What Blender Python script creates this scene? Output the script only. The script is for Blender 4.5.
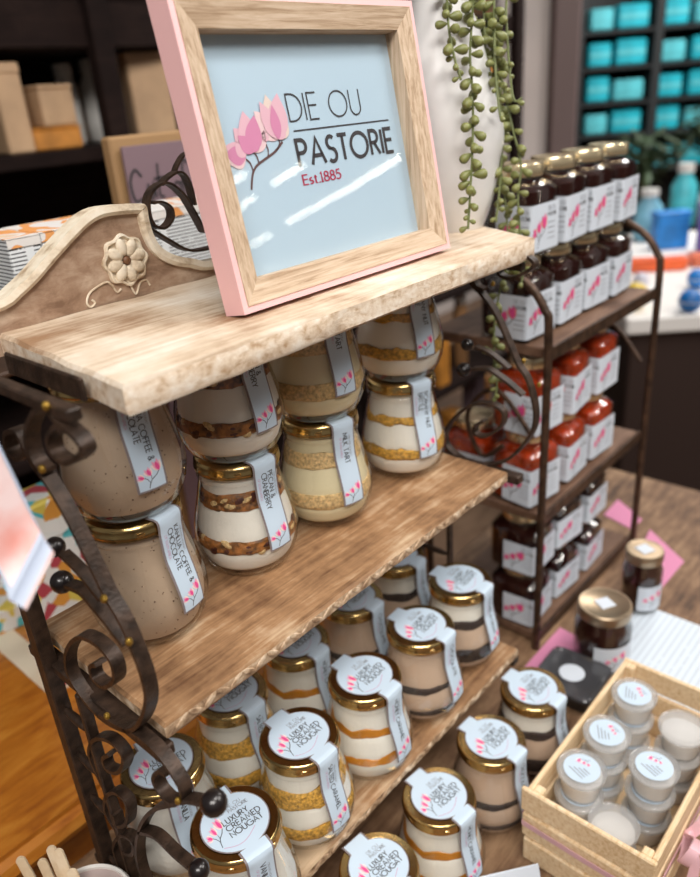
import bpy, bmesh, math, random
from mathutils import Vector, Matrix, noise
random.seed(7)
R = math.radians
PI = math.pi
S = bpy.context.scene
COL = S.collection
for o in list(bpy.data.objects):
    bpy.data.objects.remove(o)

# ------------------------------------------------------------------ camera
FPX = 748.145
YAW, PITCH, ROLL = R(46.6969), R(24.6711), R(-4.4826)
CAM = Vector((-.1646, -.3279, 1.4251))
_fw = Vector((math.sin(YAW)*math.cos(PITCH), math.cos(YAW)*math.cos(PITCH), -math.sin(PITCH)))
_r0 = Vector((math.cos(YAW), -math.sin(YAW), 0)); _u0 = _r0.cross(_fw)
_rt = math.cos(ROLL)*_r0 + math.sin(ROLL)*_u0
_up = -math.sin(ROLL)*_r0 + math.cos(ROLL)*_u0
cd = bpy.data.cameras.new('camera'); cam = bpy.data.objects.new('camera', cd); COL.objects.link(cam)
m = Matrix((( _rt.x, _up.x, -_fw.x, CAM.x), (_rt.y, _up.y, -_fw.y, CAM.y), (_rt.z, _up.z, -_fw.z, CAM.z), (0, 0, 0, 1)))
cam.matrix_world = m
cd.sensor_fit = 'HORIZONTAL'; cd.sensor_width = 36; cd.lens = 36*FPX/700
cd.clip_start = .01; cd.clip_end = 100
cd.dof.use_dof = True; cd.dof.focus_distance = .53; cd.dof.aperture_fstop = 6.0
S.camera = cam
# ------------------------------------------------------------------ world, lights, exposure
S.view_settings.view_transform = 'Standard'; S.view_settings.look = 'None'
S.view_settings.gamma = 1; S.view_settings.use_curve_mapping = False
S.view_settings.exposure = 0.10
w = bpy.data.worlds.new('world'); S.world = w; w.use_nodes = True
w.node_tree.nodes['Background'].inputs[0].default_value = (1.0, .96, .93, 1)
w.node_tree.nodes['Background'].inputs[1].default_value = .15
def area(name, loc, target, sx, sy, power, col=(1, .965, .92)):
    l = bpy.data.lights.new(name, 'AREA'); l.shape = 'RECTANGLE'; l.size = sx; l.size_y = sy
    l.energy = power; l.color = col
    o = bpy.data.objects.new(name, l); COL.objects.link(o); o.location = loc
    o.rotation_euler = (Vector(target)-Vector(loc)).to_track_quat('-Z', 'Y').to_euler()
    return o
area('ceiling_panel_light', (.45, -.75, 2.9), (.3, .1, 1.0), 1.2, .30, 20)
area('ceiling_panel_light', (-1.0, -1.0, 2.8), (.2, .1, 1.1), 1.4, .5, 44)
area('ceiling_panel_light', (1.9, -1.5, 2.9), (.5, .1, .9), 1.2, .5, 30)
area('ceiling_panel_light', (3.6, .3, 2.9), (3.8, .9, .8), 1.6, 1.0, 75, (1, .98, .95))

def ray(u, v): return _fw + _rt*((u-350)/FPX) - _up*((v-438.5)/FPX)
def Pz(u, v, z): d = ray(u, v); return CAM + d*((z-CAM.z)/d.z)
def Py(u, v, y): d = ray(u, v); return CAM + d*((y-CAM.y)/d.y)
def Px(u, v, x): d = ray(u, v); return CAM + d*((x-CAM.x)/d.x)
def Pd(u, v, dist): return CAM + ray(u, v)*dist

# ------------------------------------------------------------------ materials
MATS = {}
def nodes(name):
    m_ = bpy.data.materials.new(name); m_.use_nodes = True
    nt = m_.node_tree; b = nt.nodes['Principled BSDF']; MATS[name] = m_
    return m_, nt, b
def N(nt, typ, **kw):
    n = nt.nodes.new(typ)
    for k, v in kw.items(): setattr(n, k, v)
    return n
def mat(name, col, rough=.5, metal=0, var=0, vscale=40, bump=0, bscale=200, trans=0, spec=.5, coat=0, sss=0, col2=None, alpha=1):
    if name in MATS: return MATS[name]
    m_, nt, b = nodes(name)
    b.inputs['Base Color'].default_value = (*col, 1); b.inputs['Roughness'].default_value = rough
    b.inputs['Metallic'].default_value = metal; b.inputs['Specular IOR Level'].default_value = spec
    b.inputs['Coat Weight'].default_value = coat
    if sss:
        b.inputs['Subsurface Weight'].default_value = sss; b.inputs['Subsurface Radius'].default_value = (.01, .006, .004)
        b.inputs['Subsurface Scale'].default_value = .5
    if var or bump:
        tc = N(nt, 'ShaderNodeTexCoord')
    if var:
        nz = N(nt, 'ShaderNodeTexNoise'); nz.inputs['Scale'].default_value = vscale; nz.inputs['Detail'].default_value = 4
        nt.links.new(tc.outputs['Object'], nz.inputs['Vector'])
        rp = N(nt, 'ShaderNodeValToRGB')
        c2 = col2 or tuple(max(0, c*(1-var)) for c in col); c1 = col if col2 else tuple(min(1, c*(1+var*.6)) for c in col)
        rp.color_ramp.elements[0].color = (*c2, 1); rp.color_ramp.elements[0].position = .35
        rp.color_ramp.elements[1].color = (*c1, 1); rp.color_ramp.elements[1].position = .65
        nt.links.new(nz.outputs['Fac'], rp.inputs['Fac']); nt.links.new(rp.outputs['Color'], b.inputs['Base Color'])
    if bump:
        n2 = N(nt, 'ShaderNodeTexNoise'); n2.inputs['Scale'].default_value = bscale; n2.inputs['Detail'].default_value = 3
        nt.links.new(tc.outputs['Object'], n2.inputs['Vector'])
        bp = N(nt, 'ShaderNodeBump'); bp.inputs['Strength'].default_value = bump; bp.inputs['Distance'].default_value = .002
        nt.links.new(n2.outputs['Fac'], bp.inputs['Height']); nt.links.new(bp.outputs['Normal'], b.inputs['Normal'])
    return m_
def wood(name, c_dark, c_mid, c_light, grain=(6, 90, 90), patch=9, rough=.65, bump=.35, patch_amt=.5, coat=0, specks=None):
    """long grain stripes plus larger worn patches"""
    m_, nt, b = nodes(name); L = nt.links.new
    tc = N(nt, 'ShaderNodeTexCoord'); mp = N(nt, 'ShaderNodeMapping'); mp.inputs['Scale'].default_value = grain
    L(tc.outputs['Object'], mp.inputs['Vector'])
    n1 = N(nt, 'ShaderNodeTexNoise'); n1.inputs['Scale'].default_value = 1.6; n1.inputs['Detail'].default_value = 8; n1.inputs['Roughness'].default_value = .65; n1.inputs['Distortion'].default_value = .6
    L(mp.outputs['Vector'], n1.inputs['Vector'])
    n2 = N(nt, 'ShaderNodeTexNoise'); n2.inputs['Scale'].default_value = patch; n2.inputs['Detail'].default_value = 5; n2.inputs['Roughness'].default_value = .6
    L(tc.outputs['Object'], n2.inputs['Vector'])
    mx = N(nt, 'ShaderNodeMix', data_type='FLOAT'); mx.inputs[0].default_value = patch_amt
    L(n1.outputs['Fac'], mx.inputs[2]); L(n2.outputs['Fac'], mx.inputs[3])
    rp = N(nt, 'ShaderNodeValToRGB'); e = rp.color_ramp.elements
    e[0].position = .36; e[0].color = (*c_dark, 1); e[1].position = .62; e[1].color = (*c_light, 1)
    k = e.new(.49); k.color = (*c_mid, 1)
    L(mx.outputs[0], rp.inputs['Fac']); L(rp.outputs['Color'], b.inputs['Base Color'])
    b.inputs['Roughness'].default_value = rough; b.inputs['Coat Weight'].default_value = coat; b.inputs['Coat Roughness'].default_value = .25
    bp = N(nt, 'ShaderNodeBump'); bp.inputs['Strength'].default_value = bump; bp.inputs['Distance'].default_value = .0012
    L(n1.outputs['Fac'], bp.inputs['Height']); L(bp.outputs['Normal'], b.inputs['Normal'])
    return m_
def thin_glass(name, tint=(1, 1, 1), gloss=1.0, rough=.02):
    m_ = bpy.data.materials.new(name); m_.use_nodes = True; nt = m_.node_tree; nt.nodes.clear(); MATS[name] = m_
    o = N(nt, 'ShaderNodeOutputMaterial'); t = N(nt, 'ShaderNodeBsdfTransparent'); g = N(nt, 'ShaderNodeBsdfGlossy')
    t.inputs['Color'].default_value = (*tint, 1); g.inputs['Roughness'].default_value = rough
    fr = N(nt, 'ShaderNodeFresnel'); gm = N(nt, 'ShaderNodeNewGeometry'); mr = N(nt, 'ShaderNodeMapRange')
    mr.inputs['To Min'].default_value = 1.48; mr.inputs['To Max'].default_value = 1/1.48      # same reflectance from both sides of the thin wall
    nt.links.new(gm.outputs['Backfacing'], mr.inputs['Value']); nt.links.new(mr.outputs[0], fr.inputs['IOR'])
    mu = N(nt, 'ShaderNodeMath', operation='MULTIPLY'); mu.inputs[1].default_value = gloss; mu.use_clamp = True
    mx = N(nt, 'ShaderNodeMixShader')
    nt.links.new(fr.outputs[0], mu.inputs[0]); nt.links.new(mu.outputs[0], mx.inputs[0])
    nt.links.new(t.outputs[0], mx.inputs[1]); nt.links.new(g.outputs[0], mx.inputs[2]); nt.links.new(mx.outputs[0], o.inputs[0])
    return m_
def emit(name, col, st):
    m_, nt, b = nodes(name); b.inputs['Base Color'].default_value = (*col, 1)
    b.inputs['Emission Color'].default_value = (*col, 1); b.inputs['Emission Strength'].default_value = st
    return m_
def printed(name, base, ink, rows=220, ax=0, up=2, dens=.5, accent=None, ascale=8, cols=None):
    """paper printed with rows of tiny text, drawn as flat print"""
    m_, nt, b = nodes(name); L = nt.links.new
    tc = N(nt, 'ShaderNodeTexCoord'); sp = N(nt, 'ShaderNodeSeparateXYZ'); L(tc.outputs['Object'], sp.inputs[0])
    def mth(op, a, bb=None):
        n = N(nt, 'ShaderNodeMath', operation=op)
        for i, x in enumerate((a, bb)):
            if x is None: continue
            if isinstance(x, (int, float)): n.inputs[i].default_value = x
            else: L(x, n.inputs[i])
        return n.outputs[0]
    z = mth('MULTIPLY', sp.outputs[up], rows); fr = mth('FRACT', z); line = mth('LESS_THAN', fr, .33)
    fl = mth('FLOOR', z)
    cb = N(nt, 'ShaderNodeCombineXYZ'); L(mth('MULTIPLY', sp.outputs[ax], rows*1.1), cb.inputs[0]); L(mth('MULTIPLY', fl, 7.3), cb.inputs[1])
    nz = N(nt, 'ShaderNodeTexNoise'); nz.inputs['Scale'].default_value = 1.0; nz.inputs['Detail'].default_value = 1; L(cb.outputs[0], nz.inputs['Vector'])
    wd = mth('GREATER_THAN', nz.outputs['Fac'], 1-dens-.05)
    fac = mth('MULTIPLY', line, wd)
    if cols:
        fc = mth('FRACT', mth('MULTIPLY', sp.outputs[ax], cols)); fac = mth('MULTIPLY', fac, mth('GREATER_THAN', fc, .12))
    n3 = N(nt, 'ShaderNodeTexNoise'); n3.inputs['Scale'].default_value = ascale; n3.inputs['Detail'].default_value = 4; L(tc.outputs['Object'], n3.inputs['Vector'])
    mx = N(nt, 'ShaderNodeMix', data_type='RGBA'); mx.inputs[6].default_value = (*base, 1); mx.inputs[7].default_value = (*(accent or base), 1)
    rp = N(nt, 'ShaderNodeValToRGB'); rp.color_ramp.elements[0].position = .52; rp.color_ramp.elements[1].position = .6
    L(n3.outputs['Fac'], rp.inputs[0]); L(rp.outputs[0], mx.inputs[0])
    m2 = N(nt, 'ShaderNodeMix', data_type='RGBA'); L(fac, m2.inputs[0]); L(mx.outputs[2], m2.inputs[6]); m2.inputs[7].default_value = (*ink, 1)
    L(m2.outputs[2], b.inputs['Base Color']); b.inputs['Roughness'].default_value = .5
    return m_
def patchwork(name, cols, scale=30, rough=.6):
    m_, nt, b = nodes(name)
    tc = N(nt, 'ShaderNodeTexCoord'); v = N(nt, 'ShaderNodeTexVoronoi'); v.inputs['Scale'].default_value = scale
    nt.links.new(tc.outputs['Object'], v.inputs['Vector'])
    sp = N(nt, 'ShaderNodeSeparateColor'); nt.links.new(v.outputs['Color'], sp.inputs[0])
    rp = N(nt, 'ShaderNodeValToRGB'); rp.color_ramp.interpolation = 'CONSTANT'; e = rp.color_ramp.elements
    e[0].color = (*cols[0], 1); e[1].position = 1/len(cols); e[1].color = (*cols[1], 1)
    for i, c in enumerate(cols[2:]): k = e.new((i+2)/len(cols)); k.color = (*c, 1)
    nt.links.new(sp.outputs[0], rp.inputs[0]); nt.links.new(rp.outputs[0], b.inputs['Base Color']); b.inputs['Roughness'].default_value = rough
    return m_

W_TOP = wood('whitewashed wood', (.30, .17, .09), (.62, .49, .36), (.80, .72, .62), grain=(9, 110, 110), patch=13, patch_amt=.62)
W_EDGE = wood('whitewashed board edge', (.42, .26, .14), (.70, .56, .42), (.84, .75, .64), grain=(60, 120, 120), patch=110, patch_amt=.5, bump=.6)
W_MID = wood('worn brown wood', (.12, .052, .020), (.33, .18, .085), (.58, .42, .27), grain=(9, 120, 120), patch=15, patch_amt=.62)
W_CARVE = wood('carved edge wood', (.13, .065, .03), (.42, .28, .17), (.72, .58, .43), grain=(60, 60, 60), patch=90, bump=.6)
W_PANEL = wood('grey brown panel wood', (.20, .115, .07), (.34, .22, .145), (.50, .37, .27), grain=(30, 90, 70), patch=35, patch_amt=.5)
W_RIM = wood('cream painted moulding', (.40, .28, .17), (.74, .63, .48), (.84, .76, .63), grain=(30, 60, 60), patch=60, patch_amt=.6)
W_OAK = wood('light oak moulding', (.33, .215, .125), (.52, .38, .26), (.64, .50, .37), grain=(11, 230, 230), patch=9, patch_amt=.15, bump=.2)
W_OAKV = wood('light oak upright', (.33, .215, .125), (.52, .38, .26), (.64, .50, .37), grain=(230, 230, 11), patch=9, patch_amt=.15, bump=.2)
W_ORANGE = wood('varnished orange wood', (.28, .075, .008), (.46, .15, .014), (.58, .23, .03), grain=(10, 45, 45), patch=8, rough=.35, bump=.08, patch_amt=.35, coat=.5)
W_TABLE = wood('dark brown table wood', (.06, .028, .013), (.18, .095, .048), (.33, .20, .11), grain=(8, 60, 60), patch=14, patch_amt=.5)
W_DARK = wood('dark shelf wood', (.006, .0025, .002), (.011, .005, .004), (.018, .009, .007), grain=(5, 60, 60), patch=8, rough=.85, bump=.1)
MATS['dark shelf wood'].node_tree.nodes['Principled BSDF'].inputs['Specular IOR Level'].default_value = .15
W_CRATE = wood('pale pine', (.60, .39, .19), (.76, .56, .34), (.86, .69, .47), grain=(14, 160, 160), patch=12, patch_amt=.3, bump=.15)
W_STICK = wood('birch stick', (.62, .42, .24), (.75, .57, .37), (.82, .66, .47), grain=(60, 60, 12), patch=50, bump=.1)
IRON = mat('rusty dark iron', (.050, .029, .019), .48, .35, var=.5, vscale=120, bump=.25, bscale=450)
IRON2 = mat('brown painted iron', (.075, .040, .024), .45, .5, var=.5, vscale=90, bump=.3, bscale=300)
BALL = mat('black bead', (.012, .008, .008), .3, .2, coat=.3)
BRASS = mat('brass weld', (.42, .26, .05), .4, .9, bump=.5, bscale=900)
GOLD = mat('gold lid', (.62, .43, .18), .22, 1.0, bump=.05, bscale=300)
GOLDP = mat('pale gold lid', (.85, .70, .45), .25, .85)
GLASS = thin_glass('jar glass', (.97, .97, .95), 1.5)
CLEAR = thin_glass('clear plastic', (.97, .97, .97), .9, .12)
_nt = CLEAR.node_tree; _mx = [n for n in _nt.nodes if n.type == 'MIX_SHADER'][0]; _df = N(_nt, 'ShaderNodeBsdfTranslucent'); _dd = N(_nt, 'ShaderNodeBsdfDiffuse'); _m2 = N(_nt, 'ShaderNodeMixShader'); _m3 = N(_nt, 'ShaderNodeMixShader')
_df.inputs[0].default_value = (.85, .85, .85, 1); _dd.inputs[0].default_value = (.85, .85, .85, 1); _m2.inputs[0].default_value = .5; _m3.inputs[0].default_value = .22
_nt.links.new(_dd.outputs[0], _m2.inputs[1]); _nt.links.new(_df.outputs[0], _m2.inputs[2]); _nt.links.new(_mx.outputs[0], _m3.inputs[1]); _nt.links.new(_m2.outputs[0], _m3.inputs[2])
_nt.links.new(_m3.outputs[0], [n for n in _nt.nodes if n.type == 'OUTPUT_MATERIAL'][0].inputs[0])
PANE = thin_glass('picture glass', (.97, .985, .98), 1.1, .01)
PAPER = mat('pale blue label paper', (.53, .64, .75), .5)
PAPERW = mat('white label paper', (.62, .67, .74), .5)
GREYB = mat('taupe label border', (.22, .18, .18), .6)
INK = mat('dark ink', (.035, .028, .032), .6)
INKG = mat('grey ink', (.22, .23, .26), .6)
INKP = mat('dusty pink ink', (.55, .30, .45), .6)
INKR = mat('crimson ink', (.42, .03, .08), .6)
PK1 = mat('magenta petal print', (.72, .07, .26), .6)
PK2 = mat('pink petal print', (.83, .33, .46), .6)
PK3 = mat('cream petal print', (.88, .70, .64), .6)
CORAL = mat('coral petal print', (.80, .20, .20), .6)
PINKPAINT = mat('baby pink paint', (.84, .50, .50), .5)
PRINT = mat('pale blue print', (.44, .56, .67), .6)
CERAMIC = mat('white ceramic', (.78, .77, .76), .3, var=.06, vscale=14, coat=.4)
LEAFM = mat('succulent leaf', (.25, .255, .085), .45, var=.3, vscale=60, sss=.15, col2=(.135, .155, .045))
STEMM = mat('succulent stem', (.13, .15, .05), .6)
BLACKPL = mat('black plastic', (.02, .02, .022), .35)
def MT(name): return MATS[name]

# ------------------------------------------------------------------ mesh builder
class MB:
    def __init__(s): s.v = []; s.f = []; s.mi = []; s.mats = []
    def m(s, mt):
        if mt not in s.mats: s.mats.append(mt)
        return s.mats.index(mt)
    def add(s, vs, fs, mt):
        b = len(s.v); k = s.m(mt); s.v += [tuple(x) for x in vs]
        for f in fs: s.f.append(tuple(b+i for i in f)); s.mi.append(k)
    def box(s, c, d, mt, M=None):
        c = Vector(c); x, y, z = d[0]/2, d[1]/2, d[2]/2
        vs = [Vector((a*x, b*y, e*z)) for a in (-1, 1) for b in (-1, 1) for e in (-1, 1)]
        if M: vs = [M @ q for q in vs]
        s.add([q+c for q in vs], [(0, 1, 3, 2), (4, 6, 7, 5), (0, 4, 5, 1), (2, 3, 7, 6), (0, 2, 6, 4), (1, 5, 7, 3)], mt)
    def bbox(s, c, d, mt, bv=.002, M=None, seg=1):
        bm = bmesh.new(); bmesh.ops.create_cube(bm, size=1)
        for q in bm.verts: q.co = Vector((q.co.x*d[0], q.co.y*d[1], q.co.z*d[2]))
        bmesh.ops.bevel(bm, geom=bm.edges[:], offset=min(bv, min(d)*.45), segments=seg, affect='EDGES', profile=.5)
        c = Vector(c); bm.verts.index_update()
        s.add([((M @ q.co) if M else q.co)+c for q in bm.verts], [[q.index for q in f.verts] for f in bm.faces], mt); bm.free()
    def lathe(s, prof, mt, seg=32, c=(0, 0, 0), shape=None, M=None):
        c = Vector(c); vs = []; fs = []; n = len(prof)
        for (r, z) in prof:
            for k in range(seg):
                a = 2*PI*k/seg; rr = r*(shape(a, z) if shape else 1)
                vs.append(Vector((rr*math.cos(a), rr*math.sin(a), z)))
        for i in range(n-1):
            for k in range(seg):
                k2 = (k+1) % seg; fs.append((i*seg+k, i*seg+k2, (i+1)*seg+k2, (i+1)*seg+k))
        if prof[0][0] > 1e-6: fs.append(tuple(range(seg-1, -1, -1)))
        if prof[-1][0] > 1e-6: fs.append(tuple((n-1)*seg+k for k in range(seg)))
        if M: vs = [M @ q for q in vs]
        s.add([q+c for q in vs], fs, mt)
    def tube(s, pts, r, mt, seg=8, cap=True):
        pts = [Vector(q) for q in pts]; n = len(pts); rr = r if isinstance(r, (list, tuple)) else [r]*n
        vs = []; fs = []; ref = None
        for i, q in enumerate(pts):
            t = (pts[min(i+1, n-1)]-pts[max(i-1, 0)]).normalized()
            if ref is None: ref = Vector((0, 0, 1)) if abs(t.z) < .9 else Vector((1, 0, 0))
            a = (ref - t*ref.dot(t)).normalized(); ref = a; b = t.cross(a)
            for k in range(seg):
                th = 2*PI*k/seg; vs.append(q + (a*math.cos(th)+b*math.sin(th))*rr[i])
        for i in range(n-1):
            for k in range(seg):
                k2 = (k+1) % seg; fs.append((i*seg+k, i*seg+k2, (i+1)*seg+k2, (i+1)*seg+k))
        if cap: fs += [tuple(range(seg-1, -1, -1)), tuple((n-1)*seg+k for k in range(seg))]
        s.add(vs, fs, mt)
    def strip(s, pts, wdir, w, th, mt):
        """flat iron bar: polyline pts swept with width w along wdir and thickness th"""
        pts = [Vector(q) for q in pts]; wd = Vector(wdir).normalized(); n = len(pts); vs = []; fs = []
        for i, q in enumerate(pts):
            t = (pts[min(i+1, n-1)]-pts[max(i-1, 0)]).normalized(); a = wd.cross(t).normalized()
            for (x, y) in ((-1, -1), (1, -1), (1, 1), (-1, 1)): vs.append(q + wd*(x*w/2) + a*(y*th/2))
        for i in range(n-1):
            for k in range(4): fs.append((i*4+k, i*4+(k+1) % 4, (i+1)*4+(k+1) % 4, (i+1)*4+k))
        fs += [(3, 2, 1, 0), tuple((n-1)*4+k for k in range(4))]
        s.add(vs, fs, mt)
    def prism(s, poly, fn, h0, h1, mt, smt=None):
        """2D polygon, fn(a,b,h)->3D"""
        n = len(poly); vs = [fn(a, b, h0) for a, b in poly]+[fn(a, b, h1) for a, b in poly]
        s.add(vs, [tuple(range(n)), tuple(range(2*n-1, n-1, -1))], mt)
        s.add(vs, [(i, n+i, n+(i+1) % n, (i+1) % n) for i in range(n)], smt or mt)
    def ell(s, c, d, mt, M=None, seg=12, rings=8, fn=None):
        c = Vector(c); vs = []; fs = []
        for i in range(rings+1):
            ph = -PI/2+PI*i/rings
            for k in range(seg):
                a = 2*PI*k/seg; q = Vector((d[0]*math.cos(ph)*math.cos(a), d[1]*math.cos(ph)*math.sin(a), d[2]*math.sin(ph)))
                if fn: q = fn(q)
                vs.append(((M @ q) if M else q)+c)
        for i in range(rings):
            for k in range(seg):
                k2 = (k+1) % seg; fs.append((i*seg+k, i*seg+k2, (i+1)*seg+k2, (i+1)*seg+k))
        s.add(vs, fs, mt)
    def mesh(s, name, ang=35, smooth=True):
        me = bpy.data.meshes.new(name); me.from_pydata(s.v, [], s.f)
        for mt in s.mats: me.materials.append(mt)
        me.polygons.foreach_set('material_index', s.mi)
        bm = bmesh.new(); bm.from_mesh(me); bmesh.ops.remove_doubles(bm, verts=bm.verts, dist=1e-6)
        bmesh.ops.recalc_face_normals(bm, faces=bm.faces); bm.to_mesh(me); bm.free()
        if smooth:
            me.polygons.foreach_set('use_smooth', [True]*len(me.polygons)); me.set_sharp_from_angle(angle=R(ang))
        return me
def link(name, me, parent=None, loc=None, rz=None):
    o = bpy.data.objects.new(name, me); COL.objects.link(o)
    if parent is not None: o.parent = parent
    if loc is not None: o.location = loc
    if rz is not None: o.rotation_euler = (0, 0, rz)
    return o
def obj(name, mb, parent=None, loc=None, rz=None, **kw): return link(name, mb.mesh(name, **kw), parent, loc, rz)
def tag(o, label, cat, group=None):
    o['label'] = label; o['category'] = cat
    if group: o['group'] = group
    return o
def thing(name, label, cat, loc=(0, 0, 0), rz=0, group=None):
    o = bpy.data.objects.new(name, None); COL.objects.link(o); o.location = loc; o.rotation_euler = (0, 0, rz)
    o.empty_display_size = .02
    return tag(o, label, cat, group)
def stuff(o): o['kind'] = 'stuff'; return o
def struct(o): o['kind'] = 'structure'; return o
def copy_tree(o, parent=None):
    c = o.copy(); COL.objects.link(c); c.parent = parent
    for ch in list(o.children): copy_tree(ch, c)
    return c
def smoothpts(pts, n=6, closed=False):
    """Catmull-Rom through the points"""
    P = [Vector(p) for p in pts]; out = []
    for i in range(len(P)-1):
        p0 = P[max(i-1, 0)]; p1 = P[i]; p2 = P[i+1]; p3 = P[min(i+2, len(P)-1)]
        for k in range(n):
            t = k/n; out.append(.5*((2*p1)+(p2-p0)*t+(2*p0-5*p1+4*p2-p3)*t*t+(3*p1-p0-3*p2+p3)*t**3))
    out.append(P[-1]); return out

# ------------------------------------------------------------------ stroke lettering
def arc(cx, cy, rx, ry, a0, a1, n=10): return [(cx+rx*math.cos(R(a0+(a1-a0)*i/n)), cy+ry*math.sin(R(a0+(a1-a0)*i/n))) for i in range(n+1)]
FONT = {
 'A': (.74, [[(0, 0), (.37, 1), (.74, 0)], [(.13, .33), (.61, .33)]]),
 'B': (.52, [[(.26, .53), (0, .53), (0, 0), (.26, 0)]+arc(.26, .265, .26, .265, -90, 90), [(0, .53), (0, 1), (.24, 1)]+arc(.24, .765, .22, .235, 90, -90)]),
 'C': (.80, [arc(.5, .5, .5, .5, 50, 310, 18)]),
 'D': (.70, [[(0, 0), (0, 1), (.2, 1)]+arc(.2, .5, .5, .5, 90, -90, 14)+[(0, 0)]]),
 'E': (.46, [[(.46, 1), (0, 1), (0, 0), (.46, 0)], [(0, .53), (.43, .53)]]),
 'F': (.44, [[(.44, 1), (0, 1), (0, 0)], [(0, .53), (.41, .53)]]),
 'G': (.90, [arc(.5, .5, .5, .5, 45, 360, 18)+[(.55, .5)]]),
 'H': (.62, [[(0, 0), (0, 1)], [(.62, 0), (.62, 1)], [(0, .53), (.62, .53)]]),
 'I': (.02, [[(0, 0), (0, 1)]]),
 'K': (.54, [[(0, 0), (0, 1)], [(.5, 1), (.02, .5), (.54, 0)]]),
 'L': (.42, [[(0, 1), (0, 0), (.42, 0)]]),
 'M': (.86, [[(0, 0), (.12, 1), (.43, .15), (.74, 1), (.86, 0)]]),
 'N': (.66, [[(0, 0), (0, 1), (.66, 0), (.66, 1)]]),
 'O': (1.0, [arc(.5, .5, .5, .5, 0, 360, 22)]),
 'P': (.48, [[(0, 0), (0, 1), (.22, 1)]+arc(.22, .75, .26, .25, 90, -90)+[(0, .5)]]),
 'R': (.52, [[(0, 0), (0, 1), (.22, 1)]+arc(.22, .75, .25, .25, 90, -90)+[(0, .5)], [(.22, .5), (.52, 0)]]),
 'S': (.46, [arc(.23, .76, .21, .24, 40, 270, 10)+arc(.22, .26, .24, .26, 90, -140, 10)]),
 'T': (.52, [[(.26, 0), (.26, 1)], [(0, 1), (.52, 1)]]),
 'U': (.58, [[(0, 1), (0, .3)]+arc(.29, .3, .29, .3, 180, 360)+[(.58, 1)]]),
 'V': (.68, [[(0, 1), (.34, 0), (.68, 1)]]),
 'X': (.60, [[(0, 0), (.6, 1)], [(0, 1), (.6, 0)]]),
 'Y': (.60, [[(0, 1), (.3, .48), (.6, 1)], [(.3, .48), (.3, 0)]]),
 '&': (.62, [[(.62, 0), (.14, .7)]+arc(.28, .8, .16, .2, 190, -10, 8)+[(.36, .6), (.1, .38)]+arc(.24, .22, .22, .22, 150, 300, 8)+[(.58, .42)]]),
 's': (.32, [arc(.16, .47, .14, .15, 50, 260, 7)+arc(.15, .16, .16, .16, 90, -140, 7)]),
 't': (.26, [[(.12, .82), (.12, .1)]+arc(.2, .1, .08, .1, 180, 320, 5), [(0, .62), (.26, .62)]]),
 '.': (.06, [[(0, 0), (.06, 0), (.06, .06)]]),
 '1': (.24, [[(.02, .85), (.14, 1), (.14, 0)], [(.02, 0), (.26, 0)]]),
 '8': (.46, [arc(.23, .76, .18, .24, 0, 360, 14), arc(.23, .26, .23, .26, 0, 360, 14)]),
 '5': (.42, [[(.4, 1), (.1, 1), (.06, .58)]+arc(.18, .32, .24, .32, 110, -140, 12)]),
 ' ': (.30, []),
}
def text_width(t, track=.16): return sum(FONT[c][0]+track for c in t)-track
def stroke_text(mb, t, x0, y0, h, sw, mt, fn, track=.16, align='l', sub=None):
    """letters of height h from (x0,y0) in 2D, mapped by fn(a,b)->Vector"""
    x = x0 - (text_width(t, track)*h/2 if align == 'c' else 0)
    for ch in t:
        wd, strokes = FONT[ch]
        for st in strokes:
            ribbon(mb, [(x+a*h, y0+b*h) for a, b in st], sw, mt, fn, sub)
        x += (wd+track)*h
    return x
def ribbon(mb, pts, sw, mt, fn, sub=None):
    if sub:
        o = [pts[0]]
        for a, b in zip(pts, pts[1:]):
            n = max(1, int(math.hypot(b[0]-a[0], b[1]-a[1])/sub))
            o += [(a[0]+(b[0]-a[0])*k/n, a[1]+(b[1]-a[1])*k/n) for k in range(1, n+1)]
        pts = o
    n = len(pts); L = []; Rr = []; wds = sw if isinstance(sw, (list, tuple)) else None
    for i in range(n):
        p = Vector(pts[i]); a = (p-Vector(pts[i-1])) if i else None; b = (Vector(pts[i+1])-p) if i < n-1 else None
        a = a.normalized() if a is not None and a.length > 1e-9 else None; b = b.normalized() if b is not None and b.length > 1e-9 else None
        t = (a or b) if (a is None or b is None) else (a+b)
        if t is None: t = Vector((1, 0))
        t = t.normalized() if t.length > 1e-6 else (b or a)
        nn = Vector((-t.y, t.x)); k = 1
        if a is not None and b is not None:
            cs = max(.35, nn.dot(Vector((-a.y, a.x)))); k = min(1/cs, 1.8)
        hw = (wds[i] if wds else sw)/2*k
        L.append(p+nn*hw); Rr.append(p-nn*hw)
    mb.add([fn(q.x, q.y) for q in L]+[fn(q.x, q.y) for q in Rr], [(i, i+1, n+i+1, n+i) for i in range(n-1)], mt)
def petal(mb, x, y, ang, ln, wd, mt, fn, eps=0):
    c, s_ = math.cos(ang), math.sin(ang); pts = []
    for k in range(13):
        t = k/12; ww = wd*math.sin(PI*t**.8)*.5; pts.append((t*ln, ww))
    for k in range(11, 0, -1):
        t = k/12; ww = wd*math.sin(PI*t**.8)*.5; pts.append((t*ln, -ww))
    vs = [fn(x+a*c-b*s_, y+a*s_+b*c) for a, b in pts]
    mb.add([fn(x, y)]+vs[1:], [tuple(range(len(pts)))], mt)
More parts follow.
